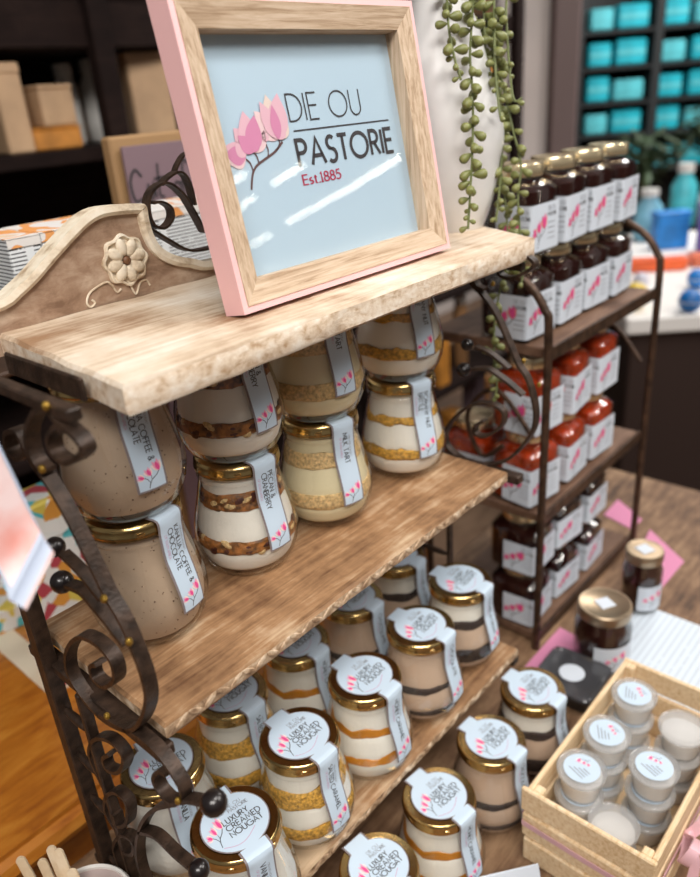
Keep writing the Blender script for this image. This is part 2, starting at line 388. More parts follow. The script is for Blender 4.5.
def blossom(mb, x, y, h, fn, lift=None, sq=1.0, cols=None):
    """magnolia twig with three flowers; h = height; fn maps 2D, lift(k) gives fn for layer k"""
    F0 = lift or (lambda k: fn); F = (lambda k: (lambda a, c: F0(k)(x+(a-x)*sq, c)))
    P1, P2, P3 = cols or (PK1, PK2, PK3)
    f0 = F(0)
    ribbon(mb, [(x+.35*h, y), (x+.40*h, y+.16*h), (x+.50*h, y+.30*h), (x+.72*h, y+.42*h), (x+.86*h, y+.56*h)], .03*h, INK, f0)
    ribbon(mb, [(x+.42*h, y+.2*h), (x+.33*h, y+.36*h), (x+.22*h, y+.44*h)], .025*h, INK, f0)
    ribbon(mb, [(x+.5*h, y+.3*h), (x+.50*h, y+.46*h)], .022*h, INK, f0)
    for (px, py, a0, sc) in ((.86, .55, 105, .46), (.48, .46, 112, .36), (.22, .43, 160, .30)):
        for k, (da, mt, ln) in enumerate(((-34, P3, .86), (34, P3, .9), (-14, P2, 1.0), (16, P2, 1.0), (0, P1, .82))):
            petal(mb, x+px*h, y+py*h, R(a0+da), sc*h*ln, sc*h*.36, mt, F(1+k))

# ================================================================== THE SETTING
ZT, ZMID, ZBOT, ZTAB = 1.3001, 1.0852, .8555, .75
b = MB(); b.box((6, -3, -.05), (30, 30, .1), wood('brown floor', (.10, .055, .03), (.17, .10, .06), (.25, .16, .10), grain=(3, 12, 12), patch=2, rough=.5, bump=.05)); struct(obj('floor', b))
WALLM = mat('beige plaster', (.56, .50, .47), .8, var=.08, vscale=3)
b = MB(); b.box((2.0, 2.68, 1.6), (6.2, .12, 3.2), WALLM); struct(obj('wall_back', b))
b = MB(); b.box((8.1, .5, 1.6), (.12, 9, 3.2), mat('dark wall', (.06, .05, .05), .8)); struct(obj('wall_right', b))
# beige column and the mauve brown post next to it
def col_box(px0, px1, dist, depth, name, mt):
    a = Pd(px0, 60, dist); c = Pd(px1, 60, dist); d = (c-a); d.z = 0; wd = d.length; ang = math.atan2(d.y, d.x)
    mid = (a+c)/2; nrm = Vector((-d.y, d.x, 0)).normalized()
    bb = MB(); bb.bbox((0, 0, 1.6), (wd, depth, 3.2), mt, .01)
    return struct(obj(name, bb, loc=(mid.x+nrm.x*depth/2, mid.y+nrm.y*depth/2, 0), rz=ang))
col_box(497, 556, 2.9, .12, 'wall_column', mat('warm grey column', (.60, .53, .50), .8, var=.08, vscale=4))
col_box(552, 580, 2.85, .10, 'trim_1', mat('mauve brown post', (.115, .075, .07), .6))

# display table
TB = thing('display_table', 'dark brown wooden display table carrying both racks and the crate', 'table', (0, 0, 0))
b = MB(); b.bbox((.33, -.16, ZTAB-.02), (1.50, .82, .04), W_TABLE, .006); obj('table_top', b, TB)
for x in (-.36, 1.02):
    for y in (-.51, .19):
        b = MB(); b.bbox((x, y, .355), (.06, .06, .71), W_TABLE, .004); obj('leg', b, TB)
# orange varnished table behind
ZO = .80; YO = .252
OT = thing('wooden_sideboard', 'varnished orange wooden sideboard with rounded front edge behind the iron rack', 'sideboard', (0, 0, 0))
b = MB()
prof = [(0, 0), (0, -.006), (-.008, -.010), (-.012, -.020), (-.008, -.030), (0, -.034), (.5, -.034), (.5, 0)]
def pf(a, c, h): return Vector((h, YO+.012+a, ZO+c))
b.prism(prof, pf, -.75, .62, W_ORANGE); obj('top', b, OT)
b = MB(); b.bbox((-.065, YO+.29, .383), (1.25, .44, .766), W_ORANGE, .004); obj('body', b, OT)

# ================================================================== MAIN RACK
RK = thing('display_rack', 'rustic three tier display rack with whitewashed wood shelves and scrolled iron sides', 'rack', (.2, .07, ZTAB))
def loc(p): return Vector(p)-Vector((.2, .07, ZTAB))
def rk(name, mb, parent=RK, **kw):
    o = obj(name, mb, None, **kw); o.parent = parent
    if parent is RK: o.location = Vector((0, 0, 0))-Vector((.2, .07, ZTAB))
    return o
def board(poly, z1, th, mt, emt, jitter=.0012, n=40, seed=0):
    """wooden board from a 4-corner outline with slightly uneven worn edges"""
    pts = []
    for i in range(4):
        a = Vector(poly[i]); c = Vector(poly[(i+1) % 4]); L = (c-a).length; k = max(4, int(L/.012))
        nrm = Vector(((c-a).y, -(c-a).x)).normalized()
        for j in range(k):
            t = j/k; q = a+(c-a)*t
            f = noise.noise(Vector((q.x*40, q.y*40, seed)))*jitter*(0 if j == 0 else 1)
            pts.append(q+nrm*f)
    m_ = MB(); n_ = len(pts); cen = sum(pts, Vector((0, 0)))/n_
    def ring(ins, z): return [Vector(((q.x-(q-cen).normalized().x*ins), (q.y-(q-cen).normalized().y*ins), z+noise.noise(Vector((q.x*60, q.y*60, seed+z)))*.0006)) for q in pts]
    rs = [ring(.0022, z1), ring(0, z1-.0022), ring(0, z1-th+.002), ring(.002, z1-th)]
    vs = sum(rs, []); fs = []
    m_.add(rs[0], [tuple(range(n_))], mt); m_.add(rs[3], [tuple(range(n_-1, -1, -1))], mt)
    for r_ in range(3):
        m_.add(rs[r_]+rs[r_+1], [(i, (i+1) % n_, n_+(i+1) % n_, n_+i) for i in range(n_)], emt if r_ == 1 else mt)
    return m_
TOPX1 = .437
rk('top_shelf', board([(.0180, -.001), (TOPX1, -.001), (.515, .161), (.030, .161)], ZT, .0180, W_TOP, W_EDGE, .0016, seed=3))
rk('middle_shelf', board([(-.001, .0), (.400, .0), (.404, .160), (.0, .160)], ZMID, .012, W_MID, W_CARVE, .0012, seed=8))
rk('bottom_shelf', board([(-.001, -.0036), (.424, -.0036), (.424, .160), (.0, .160)], ZBOT, .012, W_MID, W_CARVE, .0012, seed=12))
def carving(y, z, x0, x1):
    m_ = MB(); n = int((x1-x0)/.0110)
    for i in range(n):
        x = x0+(i+.5)*(x1-x0)/n; sgn = 1 if i % 2 else -1
        m_.ell((x, y, z), (.0072, .0012, .0024), W_CARVE, M=Matrix.Rotation(R(33*sgn), 3, 'Y'), seg=8, rings=4)
    return m_
o = rk('carved_edge', carving(-.0002, ZMID-.006, .006, .394)); o['kind'] = 'stuff'
o = rk('carved_edge', carving(-.0038, ZBOT-.006, .006, .418)); o['kind'] = 'stuff'
# headboard panel on the back edge of the top shelf
YP = .161
edge_px = [(0, 301), (14, 290), (30, 275), (48, 254), (70, 230), (84, 217), (99, 209), (120, 206), (136, 205.5)]
top = [Py(u, v, YP) for u, v in edge_px]
x_c = .245
lip = [Py(u, v, YP) for u, v in ((142, 207), (144, 218), (149, 235), (158, 249), (173, 257), (190, 260), (212, 262))]
half = [(.004, top[0].z-.004)]+[(q.x, q.z) for q in top]+[(q.x, q.z) for q in lip]
half = [q for q in half if q[0] < x_c-.004]
full = half+[(2*x_c-x, z) for x, z in reversed(half)]
outline = full+[(2*x_c-.004, ZT-.015), (.004, ZT-.015)]
b = MB(); b.prism([(x, z) for x, z in outline], lambda a, c, h: Vector((a, h, c)), YP, YP+.012, W_PANEL); PN = rk('headboard', b)
sm = smoothpts([(x, 0, z) for x, z in full], 3)
b = MB()
nrim = len(sm); vs = []; fs = []
for i, q in enumerate(sm):
    t = (sm[min(i+1, nrim-1)]-sm[max(i-1, 0)]).normalized(); nn = Vector((-t.z, 0, t.x))
    for (o_, y_) in ((.0005, YP+.014), (.0015, YP-.004), (-.0030, YP-.0048), (-.0056, YP-.003), (-.0060, YP+.002)):
        p_ = q+nn*o_; vs.append(Vector((p_.x, y_, p_.z)))
for i in range(nrim-1):
    for k in range(4): fs.append((i*5+k, i*5+k+1, (i+1)*5+k+1, (i+1)*5+k))
b.add(vs, fs, W_RIM); o = obj('moulding', b, PN)
# carved daisy
fc = Py(124.5, 260, YP); fr = .0165
b = MB(); b.lathe([(0, 0), (fr*1.08, 0), (fr*1.06, .0026), (fr*.98, .0030), (fr*.90, .0008), (0, .0006)], W_RIM, 48, shape=lambda a, z: 1+.07*math.cos(8*a), M=Matrix.Rotation(R(90), 3, 'X'), c=(fc.x, YP, fc.z)); obj('flower_ground', b, PN)
for k in range(8):
    a = 2*PI*k/8+.2; b = MB()
    Mr = Matrix.Rotation(-a, 3, 'Y')
    b.ell((fc.x+math.cos(a)*fr*.58, YP-.0024, fc.z+math.sin(a)*fr*.58), (fr*.40, .0026, fr*.26), W_RIM, M=Mr, seg=14, rings=8); obj('petal', b, PN)
b = MB(); b.ell((fc.x, YP-.003, fc.z), (.0032, .0022, .0032), mat('brown knob', (.16, .07, .03), .5), seg=12); obj('flower_centre', b, PN)
for pts in ([(112, 286), (107, 282), (97, 287), (89, 294), (87, 303), (91, 307), (95, 303), (92, 300)], [(112, 285), (117, 292), (121, 289)], [(130, 284), (136, 294), (140, 283), (146, 280), (150, 285)]):
    b = MB(); b.tube(smoothpts([Py(u, v, YP-.0005) for u, v in pts], 5), .0008, W_RIM, 6); obj('carved_vine', b, PN)
# --- scrolled iron sides
XL = -.010
BW = .0085
def iron_side(mirror):
    X = lambda q: Vector((q.x if not mirror else .428-(q.x-XL), q.y, q.z))
    def strip(name, pts, w=BW, th=.0028, n=5, x=XL):
        b_ = MB(); b_.strip([X(q) for q in smoothpts([Px(u, v, x) for u, v in pts], n)], (1, 0, 0), w, th, IRON); rk(name, b_)
    # top rail under the shelf end and its mounting plate
    zr0 = ZT-(.0245 if mirror else .0055); q0, q1 = Vector((XL, .17, zr0)), Vector((XL, -.003 if not mirror else .004, zr0))
    b_ = MB(); b_.bbox(X((q0+q1)/2), (.008, (q0-q1).length, .0070), IRON, .001); rk('top_rail', b_)
    if not mirror: b_ = MB(); b_.bbox(X(Vector((.0155, .078, ZT-.0085))), (.0030, .088, .014), IRON, .001); rk('mounting_plate', b_)
    strip('scroll', [(49, 470), (40, 461), (33, 444), (33, 424), (46, 405), (64, 421), (83, 438), (87, 451), (72, 461), (58, 452), (54, 436), (62, 424), (69, 430)])
    strip('scroll', [(44, 470), (36, 458), (29, 444), (21, 430), (11, 432), (12, 447), (22, 457), (30, 452), (28, 444)])
    strip('main_scroll', [(42, 466), (66, 504), (89, 549), (111, 594), (125, 618), (137, 645), (148, 676), (151, 700), (143, 721), (130, 727), (107, 716), (87, 695), (73, 672), (71, 650), (82, 635), (99, 640), (115, 657), (119, 676), (109, 684), (98, 676), (95, 664), (101, 662)])
    strip('branch', [(64, 553), (78, 566), (90, 580), (104, 598)], w=.007)
    strip('branch', [(70, 584), (84, 590), (97, 604), (112, 622), (128, 643)], w=.008)
    low_ = not mirror
    if low_: strip('scroll', [(104, 712), (120, 722), (140, 732), (158, 747), (175, 768), (186, 790), (178, 801), (164, 790), (158, 776), (163, 768), (170, 772)])
    if low_: strip('branch', [(176, 801), (190, 798), (206, 801)], w=.008)
    if low_: strip('lower_loop', [(178, 801), (157, 807), (144, 824), (140, 850), (147, 878), (160, 900), (180, 915)], w=.0080)
    if low_: strip('branch', [(142, 829), (158, 834), (176, 851), (194, 866)], w=.0080)
    if low_: strip('side_curl', [(111, 793), (100, 770), (93, 751), (98, 737), (113, 738), (127, 754), (123, 769), (111, 767), (107, 756), (113, 752)], w=.0080)
    if low_: strip('side_curl', [(118, 826), (109, 808), (110, 794), (119, 790), (130, 801), (130, 820), (121, 823), (117, 812)], w=.0080)
    if low_: strip('side_curl', [(125, 870), (117, 846), (124, 833), (136, 839), (136, 851), (127, 850)], w=.0080)
    for (u, v, rr, n_) in ((55, 547, .0062, 'ball'), (62, 582, .0072, 'ball'), (214, 803, .0078, 'ball_finial'), (199, 870, .0070, 'ball_finial'))[:4 if low_ else 2]:
        b_ = MB(); q = X(Px(u, v, XL)); b_.ell(q, (rr,)*3, BALL, seg=20, rings=14); rk(n_, b_)
    for (u, v) in ((46, 406), (42, 469), (104, 599), (129, 642), (107, 716), (178, 801))[:6 if low_ else 4]:
        b_ = MB(); q = X(Px(u, v, XL-.0055)); b_.ell(q, (.0022, .0022, .0026), BRASS, seg=8, rings=5); rk('weld', b_)
    # uprights: square back post with its twin bar, front leg
    b_ = MB(); b_.bbox(X(Vector((XL, .1330, (ZTAB+ZT-.02)/2))), (.011, .013, ZT-.02-ZTAB), IRON, .001); rk('back_post', b_)
    b_ = MB(); b_.bbox(X(Vector((XL, .0885, (ZTAB+1.068)/2))), (.008, .005, 1.068-ZTAB), IRON, .001); rk('twin_bar', b_)
    for z in (.80, .87, .94, .985, 1.03):
        b_ = MB(); b_.ell(X(Vector((XL, .110, z))), (.0035, .020, .0035), IRON, seg=8, rings=6); rk('weld_collar', b_)
    b_ = MB(); b_.bbox(X(Vector((XL, .070, (ZTAB+.845)/2))), (.009, .009, .845-ZTAB), IRON, .001); rk('front_leg', b_)
    for z in (ZMID-.018, ZBOT-.018):
        b_ = MB(); b_.bbox(X(Vector((XL+.006, .08, z))), (.012, .165, .009), IRON, .001); rk('shelf_rail', b_)
iron_side(False); iron_side(True)
# ironwork in the notch of the headboard
b = MB(); b.strip(smoothpts([Py(u, v, .166) for u, v in ((203, 232), (190, 208), (180, 193), (166, 183), (154, 187), (147, 198), (147, 213), (152, 225), (162, 228), (170, 219), (169, 208), (160, 202), (151, 203))], 5), (0, 1, 0), .009, .0018, IRON); rk('top_scroll', b)
b = MB(); b.strip(smoothpts([Py(u, v, .166) for u, v in ((149, 229), (167, 240), (187, 250), (208, 248), (230, 240))], 4), (0, 1, 0), .009, .002, IRON); rk('top_bar', b)
b = MB(); b.strip(smoothpts([Py(u, v, .166) for u, v in ((160, 185), (166, 178), (176, 172), (184, 176), (190, 190), (193, 205))], 4), (0, 1, 0), .008, .0018, IRON); rk('top_scroll', b)
b = MB(); b.strip(smoothpts([Py(u, v, .168) for u, v in ((174, 172), (177, 164), (184, 154), (196, 150))], 4), (0, 1, 0), .006, .0015, IRON); rk('top_scroll', b)

# ================================================================== PICTURE FRAME
Q = Pz(226.4, 316.5, ZT); LEAN = R(10); FD = .0190
FX0 = Q.x; FH = .185
fu = Vector((0, math.sin(LEAN), math.cos(LEAN))); fn_ = Vector((0, -math.cos(LEAN), math.sin(LEAN)))   # up, toward viewer
FA = Q+fn_*FD
# right end from pixel on the front plane
d = ray(450, 245.5); t = (FA-CAM).dot(fn_)/d.dot(fn_); FW = (CAM+d*t).x-FX0
PF = thing('picture_frame', 'pink and light oak picture frame holding a pale blue sign on the top shelf', 'picture frame', Q)
def fm(a, c, h): return Vector((a, 0, 0))+fu*c+fn_*h        # frame coordinates, h from the back
def ringbox(x0, x1, z0, z1, wd, h0, h1, mt, mt2, name, slope=0):
    """four mitred sides; slope lowers the inner edge"""
    for k in range(4):
        c_ = [((x0, z0), (x1, z0), (x1-wd, z0+wd), (x0+wd, z0+wd)), ((x1, z0), (x1, z1), (x1-wd, z1-wd), (x1-wd, z0+wd)),
              ((x1, z1), (x0, z1), (x0+wd, z1-wd), (x1-wd, z1-wd)), ((x0, z1), (x0, z0), (x0+wd, z0+wd), (x0+wd, z1-wd))][k]
        m_ = MB(); lo = [fm(a, c, h0) for a, c in c_]; hi = [fm(a, c, h1-(slope if j > 1 else 0)) for j, (a, c) in enumerate(c_)]
        m_.add(lo+hi, [(3, 2, 1, 0), (4, 5, 6, 7), (0, 1, 5, 4), (1, 2, 6, 5), (2, 3, 7, 6), (3, 0, 4, 7)], mt if k % 2 == 0 else mt2)
        obj(name, m_, PF, smooth=False)
ringbox(0, FW, 0, FH, .0042, 0, FD, PINKPAINT, PINKPAINT, 'pink_edge')
ringbox(.0043, FW-.0043, .0043, FH-.0043, .0150, .002, FD+.0006, W_OAK, W_OAKV, 'oak_moulding', slope=.0035)
b = MB(); b.add([fm(a, c, .004) for a, c in ((.006, .006), (FW-.006, .006), (FW-.006, FH-.006), (.006, FH-.006))], [(0, 1, 2, 3)], PRINT)
b.add([fm(a, c, .001) for a, c in ((.006, .006), (FW-.006, .006), (FW-.006, FH-.006), (.006, FH-.006))], [(3, 2, 1, 0)], mat('backing board', (.2, .13, .08), .8)); PR = obj('print', b, PF)
b = MB(); b.add([fm(a, c, .0075) for a, c in ((.018, .018), (FW-.018, .018), (FW-.018, FH-.018), (.018, FH-.018))], [(0, 1, 2, 3)], PANE); obj('glass', b, PF)
def on_print(u, v):
    d_ = ray(u, v); P0 = Q+fn_*.0042; t_ = (P0-CAM).dot(fn_)/d_.dot(fn_); q = CAM+d_*t_-Q; return q.x, q.dot(fu)
def c8(x, y): return on_print(200+x/2.917, 50+y/2.917)
fp = lambda k=0: (lambda a, c: fm(a, c, .0043+.0001*k))
def fit_text(t, p0, p1, h, sw, mt, name, track):
    a, c = p0; b_ = MB(); w_ = text_width(t, track)*h; k = (p1[0]-a)/w_
    stroke_text(b_, t, 0, 0, h, sw, mt, lambda x, y: fp(1)(a+x*k, c+y+(p1[1]-c)*(x*k)/(p1[0]-a)), track); obj(name, b_, PR)
hd = c8(252, 127)[1]-c8(262, 207)[1]
a0 = c8(262, 205); a1 = c8(472, 190); zz = (a0[1]+a1[1])/2
fit_text('DIE OU', (a0[0], zz), (a1[0], zz), hd, .00105, INK, 'lettering', .17)
a0 = c8(292, 335); a1 = c8(566, 300); hp = c8(282, 258)[1]-c8(292, 335)[1]; zz = (a0[1]+a1[1])/2
fit_text('PASTORIE', (a0[0], zz), (a1[0], zz), hp, .0026, INK, 'lettering', .2)
b = MB(); l0 = c8(272, 234); l1 = c8(550, 206); zz = (l0[1]+l1[1])/2; ribbon(b, [(l0[0], zz), (l1[0], zz)], .0009, INK, fp(1)); obj('rule', b, PR)
a0 = c8(303, 391); a1 = c8(412, 376); zz = (a0[1]+a1[1])/2; he = c8(303, 362)[1]-c8(303, 391)[1]
fit_text('Est.1885', (a0[0], zz), (a1[0], zz), he, .0009, INKR, 'lettering', .13)
MAG = [mat('ivory petal print', (.74, .58, .52), .6), mat('soft pink petal print', (.72, .42, .50), .6), mat('rose petal print', (.62, .22, .38), .6), mat('pale blush petal print', (.76, .54, .56), .6)]
b = MB()
for pts, w0 in (([(150, 408), (153, 365), (165, 338), (190, 318), (218, 297), (240, 268)], .0016), ([(155, 355), (146, 330), (128, 314)], .0011), ([(172, 332), (166, 312), (158, 300)], .0011), ([(198, 312), (198, 290), (188, 268)], .0010), ([(222, 294), (232, 272), (226, 258)], .0010)):
    ribbon(b, [(q_.x, q_.z) for q_ in smoothpts([(c8(*p_)[0], 0, c8(*p_)[1]) for p_ in pts], 4)], w0, mat('twig print', (.11, .05, .05), .6), fp(1))
obj('twig_print', b, PR)
FL = [  # base, then petals (tip, width, colour)
 ((228, 262), [((155, 178), .016, 3), ((244, 182), .015, 0), ((188, 130), .017, 0), ((222, 126), .018, 1), ((170, 150), .013, 1), ((238, 212), .010, 1), ((206, 160), .009, 2)]),
 ((155, 300), [((96, 228), .016, 1), ((182, 212), .015, 3), ((122, 178), .017, 1), ((155, 190), .014, 2), ((108, 250), .011, 2), ((160, 240), .009, 2)]),
 ((133, 312), [((72, 280), .013, 1), ((80, 330), .012, 3), ((72, 306), .012, 2), ((100, 272), .009, 1)]),
 ((190, 270), [((172, 238), .007, 3), ((185, 234), .007, 1)]), ((228, 260), [((208, 232), .007, 3), ((236, 236), .008, 0)])]
for (bx, by), pet in FL:
    b = MB()
    for k, (tp, wd_, ci) in enumerate(pet):
        p0 = c8(bx, by); p1 = c8(*tp); petal(b, p0[0], p0[1], math.atan2(p1[1]-p0[1], p1[0]-p0[0]), math.hypot(p1[0]-p0[0], p1[1]-p0[1]), wd_, MAG[ci], fp(2+k))
    obj('blossom_print', b, PR)

# ================================================================== NOUGAT JARS
JR, JH = .033, .0969; ZS = JH/.080; ZD = JH-.080
JPROF = [(.0, .0015), (.024, .0012), (.027, 0), (.0300, .0008), (.0335, .0040), (.0372, .0100), (.0403, .0180), (.0418, .0270), (.0412, .0360), (.0388, .0480), (.0355, .0610), (.0326, .0730), (.0314, .0800), (.0326, .0822), (.0314, .0842), (.0310, .0940)]
def jr(z):
    for (r0, z0), (r1, z1) in zip(JPROF[2:], JPROF[3:]):
        if z0 <= z <= z1: return r0+(r1-r0)*(z-z0)/max(1e-9, z1-z0)
    return JPROF[-1][0]
def layer(z0, z1, mt, seed=0, amp0=.0012, amp1=.0012, bump=0, wall=.0028, seg=48):
    m_ = MB(); rows = 7; vs = []
    def bz(z, th, amp, sd): return z+amp*(1.4*noise.noise(Vector((math.cos(th)*2.3, math.sin(th)*2.3, sd*3.7)))+.6*noise.noise(Vector((math.cos(th)*6, math.sin(th)*6, sd*5.1))))
    for i in range(rows+1):
        for k in range(seg):
            th = 2*PI*k/seg; a = bz(z0, th, amp0, z0*1000+seed); c = bz(z1, th, amp1, z1*1000+seed); z = a+(c-a)*i/rows
            r_ = jr(max(.0012, z))-wall-(.0006 if i in (0, rows) else 0)
            if bump: r_ += bump*noise.noise(Vector((math.cos(th)*14, math.sin(th)*14, z*380+seed)))
            vs.append(Vector((r_*math.cos(th), r_*math.sin(th), z)))
    fs = [(i*seg+k, i*seg+(k+1) % seg, (i+1)*seg+(k+1) % seg, (i+1)*seg+k) for i in range(rows) for k in range(seg)]
    fs += [tuple(range(seg-1, -1, -1)), tuple(rows*seg+k for k in range(seg))]
    m_.add(vs, fs, mt); return m_
CREAM = mat('white nougat', (.83, .80, .74), .55, bump=.15, bscale=300)
CREAMY = mat('pale yellow nougat', (.75, .66, .44), .55, bump=.1, bscale=300)
MOCHA = mat('mocha nougat', (.50, .37, .27), .5, var=.04, vscale=30, bump=.1, bscale=250)
SPECK = mat('coffee specks', (.13, .07, .04), .6)
VAN = mat('greyish vanilla nougat', (.70, .68, .64), .4, bump=.35, bscale=220)
BEIGE = mat('beige chocolate nougat', (.56, .41, .31), .55, bump=.1, bscale=250)
BLACKC = mat('black cookie crumb', (.030, .018, .015), .7, bump=.6, bscale=500)
CARAMEL = mat('amber caramel', (.58, .22, .018), .3, var=.25, vscale=60, coat=.3)
CRUMB = mat('golden crumb', (.66, .36, .06), .6, var=.5, vscale=350, bump=.8, bscale=500)
BISCUIT = mat('biscuit crumb', (.72, .50, .24), .7, var=.35, vscale=350, bump=.8, bscale=500)
NUTD = mat('dark cranberry', (.075, .018, .012), .45, var=.4, vscale=300, bump=.4, bscale=400)
NUTL = mat('pecan brown', (.30, .115, .028), .5, var=.75, vscale=160, bump=.4, bscale=400)
RECIPES = {
 'kahlua': [(.0065, .0745, MOCHA, 0)],
 'pecan': [(.0065, .0215, CREAM, 0), (.0215, .0300, NUTL, .0014), (.0300, .0500, CREAM, 0), (.0500, .0600, NUTL, .0014), (.0600, .0745, CREAM, 0)],
 'milktart': [(.0065, .0190, CREAMY, 0), (.0190, .0300, BISCUIT, .0008), (.0300, .0490, CREAMY, 0), (.0490, .0590, BISCUIT, .0008), (.0590, .0745, CREAMY, 0)],
 'brittle': [(.0065, .0200, CREAM, 0), (.0200, .0285, CRUMB, .0008), (.0285, .0480, CREAM, 0), (.0480, .0540, CRUMB, .0008), (.0540, .0745, CREAM, 0)],
 'salted': [(.0065, .0190, CREAM, 0), (.0190, .0285, CRUMB, .0006), (.0285, .0430, CREAM, 0), (.0430, .0550, CRUMB, .0006), (.0550, .0745, CREAM, 0)],
 'honey': [(.0065, .0210, CREAM, 0), (.0210, .0290, CARAMEL, 0), (.0290, .0450, CREAM, 0), (.0450, .0520, CARAMEL, 0), (.0520, .0745, CREAM, 0)],
 'choc': [(.0065, .0140, BEIGE, 0), (.0140, .0180, BLACKC, .0006), (.0180, .0360, BEIGE, 0), (.0360, .0400, BLACKC, .0006), (.0400, .0745, BEIGE, 0)],
 'cookie': [(.0065, .0140, BEIGE, 0), (.0140, .0285, BLACKC, .0010), (.0285, .0480, BEIGE, 0), (.0480, .0540, BLACKC, .0010), (.0540, .0745, CREAM, 0)],
 'vanilla': [(.0065, .0745, VAN, 0)],
}
STRAP = {'kahlua': ['KAHLUA COFFEE &', 'CHOCOLATE'], 'pecan': ['PECAN &', 'CRANBERRY'], 'milktart': ['MILK TART'], 'brittle': ['ROMANY NUT', 'BRITTLE'],
         'salted': ['SALTED CARAMEL'], 'honey': ['HONEY CARAMEL'], 'choc': ['CHOCOLATE'], 'cookie': ['COOKIES & CREAM'], 'vanilla': ['VANILLA']}
LAYN = {id(CREAM): 'cream_layer', id(CREAMY): 'cream_layer', id(MOCHA): 'nougat_filling', id(VAN): 'nougat_filling', id(BEIGE): 'chocolate_layer', id(BLACKC): 'cookie_layer', id(CARAMEL): 'caramel_layer', id(CRUMB): 'crumb_layer', id(BISCUIT): 'biscuit_layer', id(NUTL): 'nut_layer'}
AMPK = 1.7
# shared meshes
b = MB(); b.lathe(JPROF[1:], GLASS, 48); ME_GLASS = b.mesh('jar_glass')
# thick glass foot ring
b = MB()
LIDP0 = [(.0, .0795), (.0255, .0795), (.0262, .0800), (.0275, .0800), (.0312, .0800), (.0325, .0790), (.0330, .0775), (.0330, .0745), (.0336, .0735), (.0336, .0722), (.0328, .0712), (.0330, .0700), (.0322, .0694), (.0312, .0700)]
LIDP = [(r_, z_+ZD) for r_, z_ in LIDP0]
b.lathe(list(reversed(LIDP))[:-1]+[(.0005, .0795+ZD)], GOLD, 56)
for k in range(6):      # lugs pressed in the lid skirt
    a = 2*PI*k/6+.4
    b.ell((.0331*math.cos(a), .0331*math.sin(a), .0742+ZD), (.0035, .0007, .0016), GOLD, M=Matrix.Rotation(a+PI/2, 3, 'Z'), seg=8, rings=4)
ME_LID = b.mesh('lid')
# label path over the lid and down the side: (radius, z) by arc length
SPATH = [(.024, .0806), (.0300, .0806), (.0322, .0804), (.0337, .0792), (.0344, .0770), (.0346, .0740), (.0346, .0700)]
SPATH = [(r_, z_+ZD) for r_, z_ in SPATH]+[(max(jr(z_)+.0008, .0346), z_) for z_ in (.080, .073, .066, .059, .052, .045, .038, .031, .025)]
SL = [0]
for (r0, z0), (r1, z1) in zip(SPATH, SPATH[1:]): SL.append(SL[-1]+math.hypot(r1-r0, z1-z0))
def spath(t, lift=0):
    t = min(max(t, 0), SL[-1]-1e-7)
    for i in range(len(SL)-1):
        if SL[i] <= t <= SL[i+1]:
            k = (t-SL[i])/(SL[i+1]-SL[i]); (r0, z0), (r1, z1) = SPATH[i], SPATH[i+1]
            dr, dz = r1-r0, z1-z0; L_ = math.hypot(dr, dz); return r0+dr*k-dz/L_*lift, z0+dz*k+dr/L_*lift
def smap(t, s_, lift=0):
    r_, z_ = spath(t, lift); flat = max(0, min(1, (z_-.0700-ZD)/.0100))    # flat on the lid, wrapped on the body
    a = s_/max(r_, .034)
    xw, yw = r_*math.cos(a), r_*math.sin(a)
    return Vector((xw*(1-flat)+r_*flat, yw*(1-flat)+s_*flat, z_))
def label_mesh(border, lift, mt, rd, sw):
    m_ = MB(); t1 = SL[-1]-(0 if border else .0013); nt_ = 34; ns = 8; vs = []
    for i in range(nt_+1):
        t = t1*i/nt_; hw = sw*(1.0-.10*min(1, t/SL[-1]))
        for j in range(ns+1): vs.append(smap(t, -hw+2*hw*j/ns, lift))
    m_.add(vs, [(i*(ns+1)+j, i*(ns+1)+j+1, (i+1)*(ns+1)+j+1, (i+1)*(ns+1)+j) for i in range(nt_) for j in range(ns)], mt)
    n = 40; zt_ = .0806+ZD+lift+.00002
    m_.add([Vector((0, 0, zt_))]+[Vector((rd*math.cos(2*PI*k/n), rd*math.sin(2*PI*k/n), zt_)) for k in range(n)], [(0, 1+k, 1+(k+1) % n) for k in range(n)], mt)
    hw = sw*.95; e = 0 if border else .0008
    tb = [(-.020, zt_+.00002), (-.031, zt_+.00002), (-.0325, zt_-.0003), (-.0342+e, zt_-.0016)]
    vs = [Vector((x, s_*hw, z)) for x, z in tb for s_ in (-1, 1)]
    m_.add(vs, [(2*i, 2*i+1, 2*i+3, 2*i+2) for i in range(3)], mt)
    return m_
ME_LABB = label_mesh(True, .0001, GREYB, .0255, .0117).mesh('label_border')
ME_LAB = label_mesh(False, .0003, PAPER, .0246, .0101).mesh('label')
def dmap(k=0): return lambda a, c: Vector((-c, a, .0806+ZD+.00045+.00005*k))
b = MB(); f_ = dmap(1)
stroke_text(b, 'DIE OU', .0000, .0125, .0030, .00030, INKG, f_, .18)
stroke_text(b, 'PASTORIE', .0000, .0085, .0030, .00045, INKG, f_, .16)
for i, t_ in enumerate(('LUXURY', 'CREAMED', 'NOUGAT')): stroke_text(b, t_, -.0082, .0012-i*.0060, .0048, .00070, INK, f_, .20)
ME_LTXT = b.mesh('lettering')
b = MB(); blossom(b, -.0225, -.0130, .0250, f_, lift=dmap, sq=.58); ME_LBLO = b.mesh('blossom_print')
b = MB(); ribbon(b, [(-.017+.0022*i, -.0175-.0008*math.sin(i*PI/11)*6+.0035) for i in range(13)], .00045, INKP, f_); ME_LRING = b.mesh('pink_line')
def tmap(lift): return lambda a, c: smap(a, c, lift)       # text runs down the strap: a = along path, c = across (right)
STM = {}
